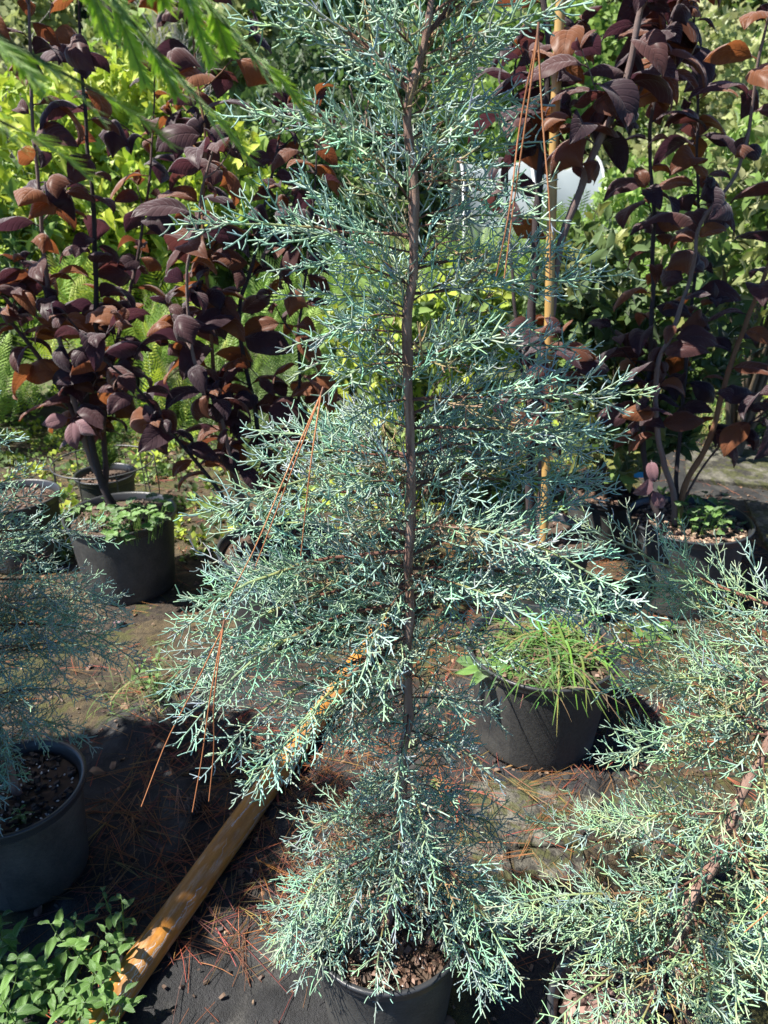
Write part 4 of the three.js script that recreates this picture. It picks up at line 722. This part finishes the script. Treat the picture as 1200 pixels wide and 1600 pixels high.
bush({ label: 'loose sunlit shrub at right behind the bright ferny clump', x: 3.1, z: -8.0, w: 2.4, h: 1.9, kind: 'leaf', n: 1400, size: 0.13, cols: [...G.fresh, ...G.lime], lobes: 26, base: 0.1 });
bush({ label: 'sunlit shrub in front of the polytunnel', x: 1.3, z: -8.2, w: 2.0, h: 1.15, kind: 'leaf', n: 1000, size: 0.10, cols: [...G.fresh, ...G.yel], lobes: 22, base: 0.05 });
grassTuft(1.95, groundY(1.95, -5.0), -5.0, 0.5, 700, 'tall pale grass beyond the flat stones on the right', { h: [0.2, 0.6], col: [0.24, 0.30, 0.08], w: 0.003, droop: 0.5 });
grassTuft(-0.2, groundY(-0.2, -4.9), -4.9, 0.6, 500, 'low green grass along the path behind the cypress', { h: [0.06, 0.2], col: [0.16, 0.24, 0.05], w: 0.003 });
grassTuft(-1.5, groundY(-1.5, -4.4), -4.4, 0.6, 420, 'low sunlit grass on the mossy path behind the left-hand pot', { h: [0.04, 0.14], col: [0.22, 0.26, 0.05], w: 0.003 });

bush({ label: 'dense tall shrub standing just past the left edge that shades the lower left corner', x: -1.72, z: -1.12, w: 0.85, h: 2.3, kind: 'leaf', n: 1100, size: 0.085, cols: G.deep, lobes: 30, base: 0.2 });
bush({ name: 'fern_clump', label: 'green ferny clump at the left edge beyond the dark pot', category: 'fern', group: 'ferny clumps', x: -2.7, z: -4.5, w: 1.3, h: 0.8, kind: 'fern', n: 420, size: 0.22, cols: [...G.lime, ...G.fresh], lobes: 16, up: 0.9, base: 0.05 });
{ // low weeds over the ground behind the pots
  R = rngOf(83); const spots = [];
  for (let k = 0; k < 5200; k++) { const x = rr(-3, 3.3), z = rr(-6.6, -2.9); if (fbm(x * 1.6 + 8, z * 1.6, 3) + rr(-0.15, 0.15) < 0.47 || (x > 1.5 && z > -4.6)) continue; spots.push([x, groundY(x, z) + 0.012, z]); }
  const im = crownInst('ground_cover', scene, 'small', spots, 0.07, [...G.fresh, ...G.yel, ...G.deep], 1.2); im.userData = { kind: 'stuff', label: 'low green weeds creeping over the ground behind the pots', category: 'ground cover' };
}
// ---------------------------------------------------------------- plastic-covered tunnel beyond the rows
{
  R = rngOf(91);
  const t = thing('polytunnel', 'pale plastic-covered low tunnel beyond the rows, seen beside the bamboo stake', 'greenhouse', undefined, [1.8, groundY(0.95, -10.2), -10.4]);
  const film = new THREE.MeshPhysicalMaterial({ color: rgb(0.17, 0.21, 0.23), roughness: 0.85, transmission: 0.3, thickness: 0, side: THREE.DoubleSide, clearcoat: 0.4, clearcoatRoughness: 0.3 }), tubeM = std({ color: rgb(0.55, 0.57, 0.58), metalness: 0.5, roughness: 0.4 });
  const L = 1.7, rad = 1.2, H = 2.1, bays = 2;
  for (let b = 0; b < bays; b++) {
    const g = new GB(), N = 20, K = 10;
    for (let j = 0; j <= K; j++) for (let i = 0; i <= N; i++) { const a = Math.PI * i / N, u = j / K, sag = 1 - 0.05 * Math.sin(Math.PI * u) - 0.03 * noise2(i * 0.7, (b * 10 + j) * 0.5); g.vert([-L / 2 + (b + u) * L / bays, Math.sin(a) ** 0.8 * H * sag, Math.cos(a) * rad * sag], [0, 1, 0], [1, 1, 1]); }
    for (let j = 0; j < K; j++) for (let i = 0; i < N; i++) { const A = j * (N + 1) + i; g.i.push(A, A + 1, A + N + 1, A + 1, A + N + 2, A + N + 1); }
    const ge = g.geo(); ge.computeVertexNormals(); part('film_panel', ge, film, t);
  }
  for (let b = 0; b <= bays; b++) { const g = new GB(), p = []; for (let i = 0; i <= 20; i++) { const a = Math.PI * i / 20; p.push([-L / 2 + b * L / bays, Math.sin(a) ** 0.8 * (H + 0.02), Math.cos(a) * (rad + 0.02)]); } g.tube(p, [0.022, 0.022], 6, [1, 1, 1]); part('hoop', g.geo(), tubeM, t); }
}

// ---------------------------------------------------------------- trees on the hillside
function tree({ x, z, h, w, kind = 'small', n = 2600, size = 0.35, cols, label = 'leafy tree in the sunlit wood on the hillside behind the nursery', trunk = 0.12, group = 'trees of the hillside wood', name = 'hillside_tree', low = 0.1, lobes = 34 }) {
  const t = thing(name, label, 'tree', group, [x, groundY(x, z), z]), g = new GB(), cs = [];
  for (let k = 0; k < lobes; k++) { const a = rr(0, TAU), yy = mix(low, 0.97, R()), wid = Math.sin(Math.PI * clamp(mix(0.22, 0.97, (yy - low) / (1 - low)), 0, 1)) ** 0.7, u = Math.sqrt(rr(0.15, 1)); cs.push([Math.cos(a) * u * w * 0.5 * wid, yy * h, Math.sin(a) * u * w * 0.5 * wid, rr(0.13, 0.22) * w]); }
  const tp = [[0, -0.2, 0], [rr(-0.1, 0.1) * w * 0.3, h * 0.3, 0], [rr(-0.1, 0.1) * w * 0.4, h * 0.6, rr(-0.1, 0.1) * w], [0, h * 0.92, 0]]; g.tube(catmull(tp, 14), [trunk, trunk * 0.2], 8, [0.13, 0.10, 0.075]);
  part('trunk', g.geo(), M.wood, t);
  const lg = new GB(); for (const c of cs) lg.tube([[0, c[1] * 0.7, 0], [c[0] * 0.5, c[1] * 0.82, c[2] * 0.5], [c[0], c[1], c[2]]], [trunk * 0.35, trunk * 0.08], 5, [0.13, 0.10, 0.075]); part('limbs', lg.geo(), M.wood, t, 'stuff');
  const spots = []; for (let k = 0; k < n; k++) { const c = cs[k % cs.length], a = rr(0, TAU), b = Math.acos(rr(-1, 1)), r = c[3] * (0.4 + 0.8 * Math.cbrt(R())); spots.push([c[0] + Math.cos(a) * Math.sin(b) * r, Math.max(0.05, c[1] + Math.cos(b) * r * 0.75), c[2] + Math.sin(a) * Math.sin(b) * r]); }
  crownInst('crown', t, kind, spots, size, cols, 0.2); return t;
}
R = rngOf(95);
const wood = [G.fresh, G.dry, G.deep, [...G.dry, ...G.fresh], [...G.fresh, ...G.lime], [...G.deep, ...G.fresh]];
let wi = 0;
for (const [az, d, h, w] of [[-30, 26, 5.6, 5], [-24, 19, 5.2, 4.2], [-17, 24, 7.6, 5.5], [-11, 17, 5.6, 4.6], [-5, 23, 8.0, 6], [1, 18, 7.0, 5], [7, 25, 8.6, 6.5], [13, 19, 7.6, 5.5], [19, 24, 8.8, 6], [25, 18, 7.2, 5], [31, 23, 8.0, 6], [37, 19, 7, 5.5], [-36, 20, 4.5, 4], [-8, 34, 10, 8], [4, 36, 11, 8], [16, 35, 11, 8], [28, 34, 11, 8], [-20, 36, 9, 8], [10, 14.5, 4.2, 4], [22, 14, 3.6, 4], [-3, 14, 3.8, 3.6]])
  tree({ x: Math.sin(az * D2R) * d, z: -Math.cos(az * D2R) * d, h, w, n: d > 30 ? 2200 : 3000, size: d > 30 ? 0.55 : d < 15 ? 0.26 : 0.38, cols: wood[wi++ % wood.length] });
// bare grey shrub
{
  const t = thing('bare_shrub', 'leafless pale grey twiggy shrub at the top left', 'shrub', undefined, [-3.3, groundY(-3.3, -10.5), -10.5]);
  R = rngOf(97); const g = new GB();
  const grow = (p, d, l, r, k) => { const q = [p]; let e = d; for (let j = 0; j < 4; j++) { q.push(add3(q[j], e, l / 4)); e = norm3(add3(e, [rr(-0.25, 0.25), rr(-0.1, 0.2), rr(-0.25, 0.25)])); } g.tube(q, [r, r * 0.6], k ? 5 : 3, mix3([0.30, 0.27, 0.24], [0.45, 0.42, 0.38], R())); if (!k) return; for (let j = 0; j < 5; j++) grow(q[2 + (j % 3)], norm3(add3(e, [rr(-1, 1), rr(-0.3, 0.7), rr(-1, 1)], 0.9)), l * rr(0.45, 0.75), r * 0.55, k - 1); };
  for (let k = 0; k < 7; k++) { const a = rr(0, TAU); grow([Math.cos(a) * 0.1, -0.05, Math.sin(a) * 0.1], norm3([Math.cos(a) * 0.4, 1, Math.sin(a) * 0.4]), rr(1.4, 1.9), 0.03, 4); }
  part('twigs', g.geo(), M.wood, t, 'stuff');
}

// ---------------------------------------------------------------- soft green conifer overhanging close to the viewer, upper left
{
  R = rngOf(99);
  const base = [-0.78, 0, -0.06], t = thing('overhanging_conifer', 'blurred bright green conifer sprays hanging into the top left corner', 'tree', undefined, base);
  const tg = new GB(); tg.tube(catmull([[0, -0.03, 0], [0.02, 0.8, 0], [0.0, 1.6, -0.02], [0.01, 2.5, 0]], 20), [0.028, 0.010], 10, [0.14, 0.09, 0.06]); part('trunk', tg.geo(), M.wood, t);
  const mat = thinLeaf({ transmission: 0.4 });
  const sprig = (from, mid, end, n) => {
    const ax = catmull([from, mid, end].map((p) => sub3(p, base)), 24), bg = new GB(); bg.tube(ax, [0.006, 0.0009], 5, [0.12, 0.16, 0.05]); const b = part('branch', bg.geo(), M.wood, t), g = new GB();
    const spray = (p, d, l) => {
      const side = perp3(d), up = cross3(d, side), q = [p]; let e = d; for (let j = 0; j < 5; j++) { q.push(add3(q[j], e, l / 5)); e = norm3(add3(e, [0, -0.10, 0])); }
      g.tube(q, [0.0008, 0.0005], 4, [0.16, 0.30, 0.04]);
      for (let s = 0.06; s < 1; s += 0.03) { const f = s * 5, i = Math.min(4, f | 0), pp = mix3(q[i], q[i + 1], f - i); for (const sg of [-1, 1]) { const dd = norm3(add3(add3(d, side, sg * rr(0.5, 0.9)), up, rr(-0.3, 0.3))); const c = mix3([0.20, 0.42, 0.03], [0.40, 0.60, 0.06], R()); const wl = rr(0.014, 0.026) * (1 - 0.5 * s), b0 = g.count, wv = norm3(cross3(dd, up)); g.vert(add3(pp, wv, 0.0012), up, c); g.vert(add3(pp, wv, -0.0012), up, c); g.vert(add3(add3(pp, dd, wl * 0.6), wv, 0.0008), up, c); g.vert(add3(add3(pp, dd, wl * 0.6), wv, -0.0008), up, c); g.vert(add3(pp, dd, wl), up, c); g.i.push(b0, b0 + 1, b0 + 2, b0 + 1, b0 + 3, b0 + 2, b0 + 2, b0 + 3, b0 + 4); } }
    };
    for (let k = 0; k < n; k++) { const i = Math.floor(mix(11, 23, k / n)), d = norm3(sub3(ax[Math.min(24, i + 1)], ax[i])), sd = perp3(d); spray(ax[i], norm3(add3(add3(d, sd, (k % 2 ? 1 : -1) * rr(0.4, 0.9)), [0, rr(-0.9, -0.1), 0])), rr(0.026, 0.055)); }
    spray(ax[24], norm3(sub3(ax[24], ax[23])), 0.05);
    const ng = g.geo(); ng.computeVertexNormals(); part('needles', ng, mat, b, 'stuff');
  };
  sprig([-0.77, 1.95, -0.06], [-0.21, 1.735, -0.52], [-0.085, 1.628, -0.60], 14);
  sprig([-0.77, 1.93, -0.06], [-0.25, 1.73, -0.50], [-0.125, 1.60, -0.59], 14);
  sprig([-0.775, 1.75, -0.06], [-0.34, 1.69, -0.38], [-0.172, 1.60, -0.51], 14);
  sprig([-0.775, 1.70, -0.06], [-0.36, 1.66, -0.38], [-0.222, 1.58, -0.50], 12);
}
scene.traverse((o) => { if (o.isMesh) shadow(o); });
renderer.render(scene, camera);
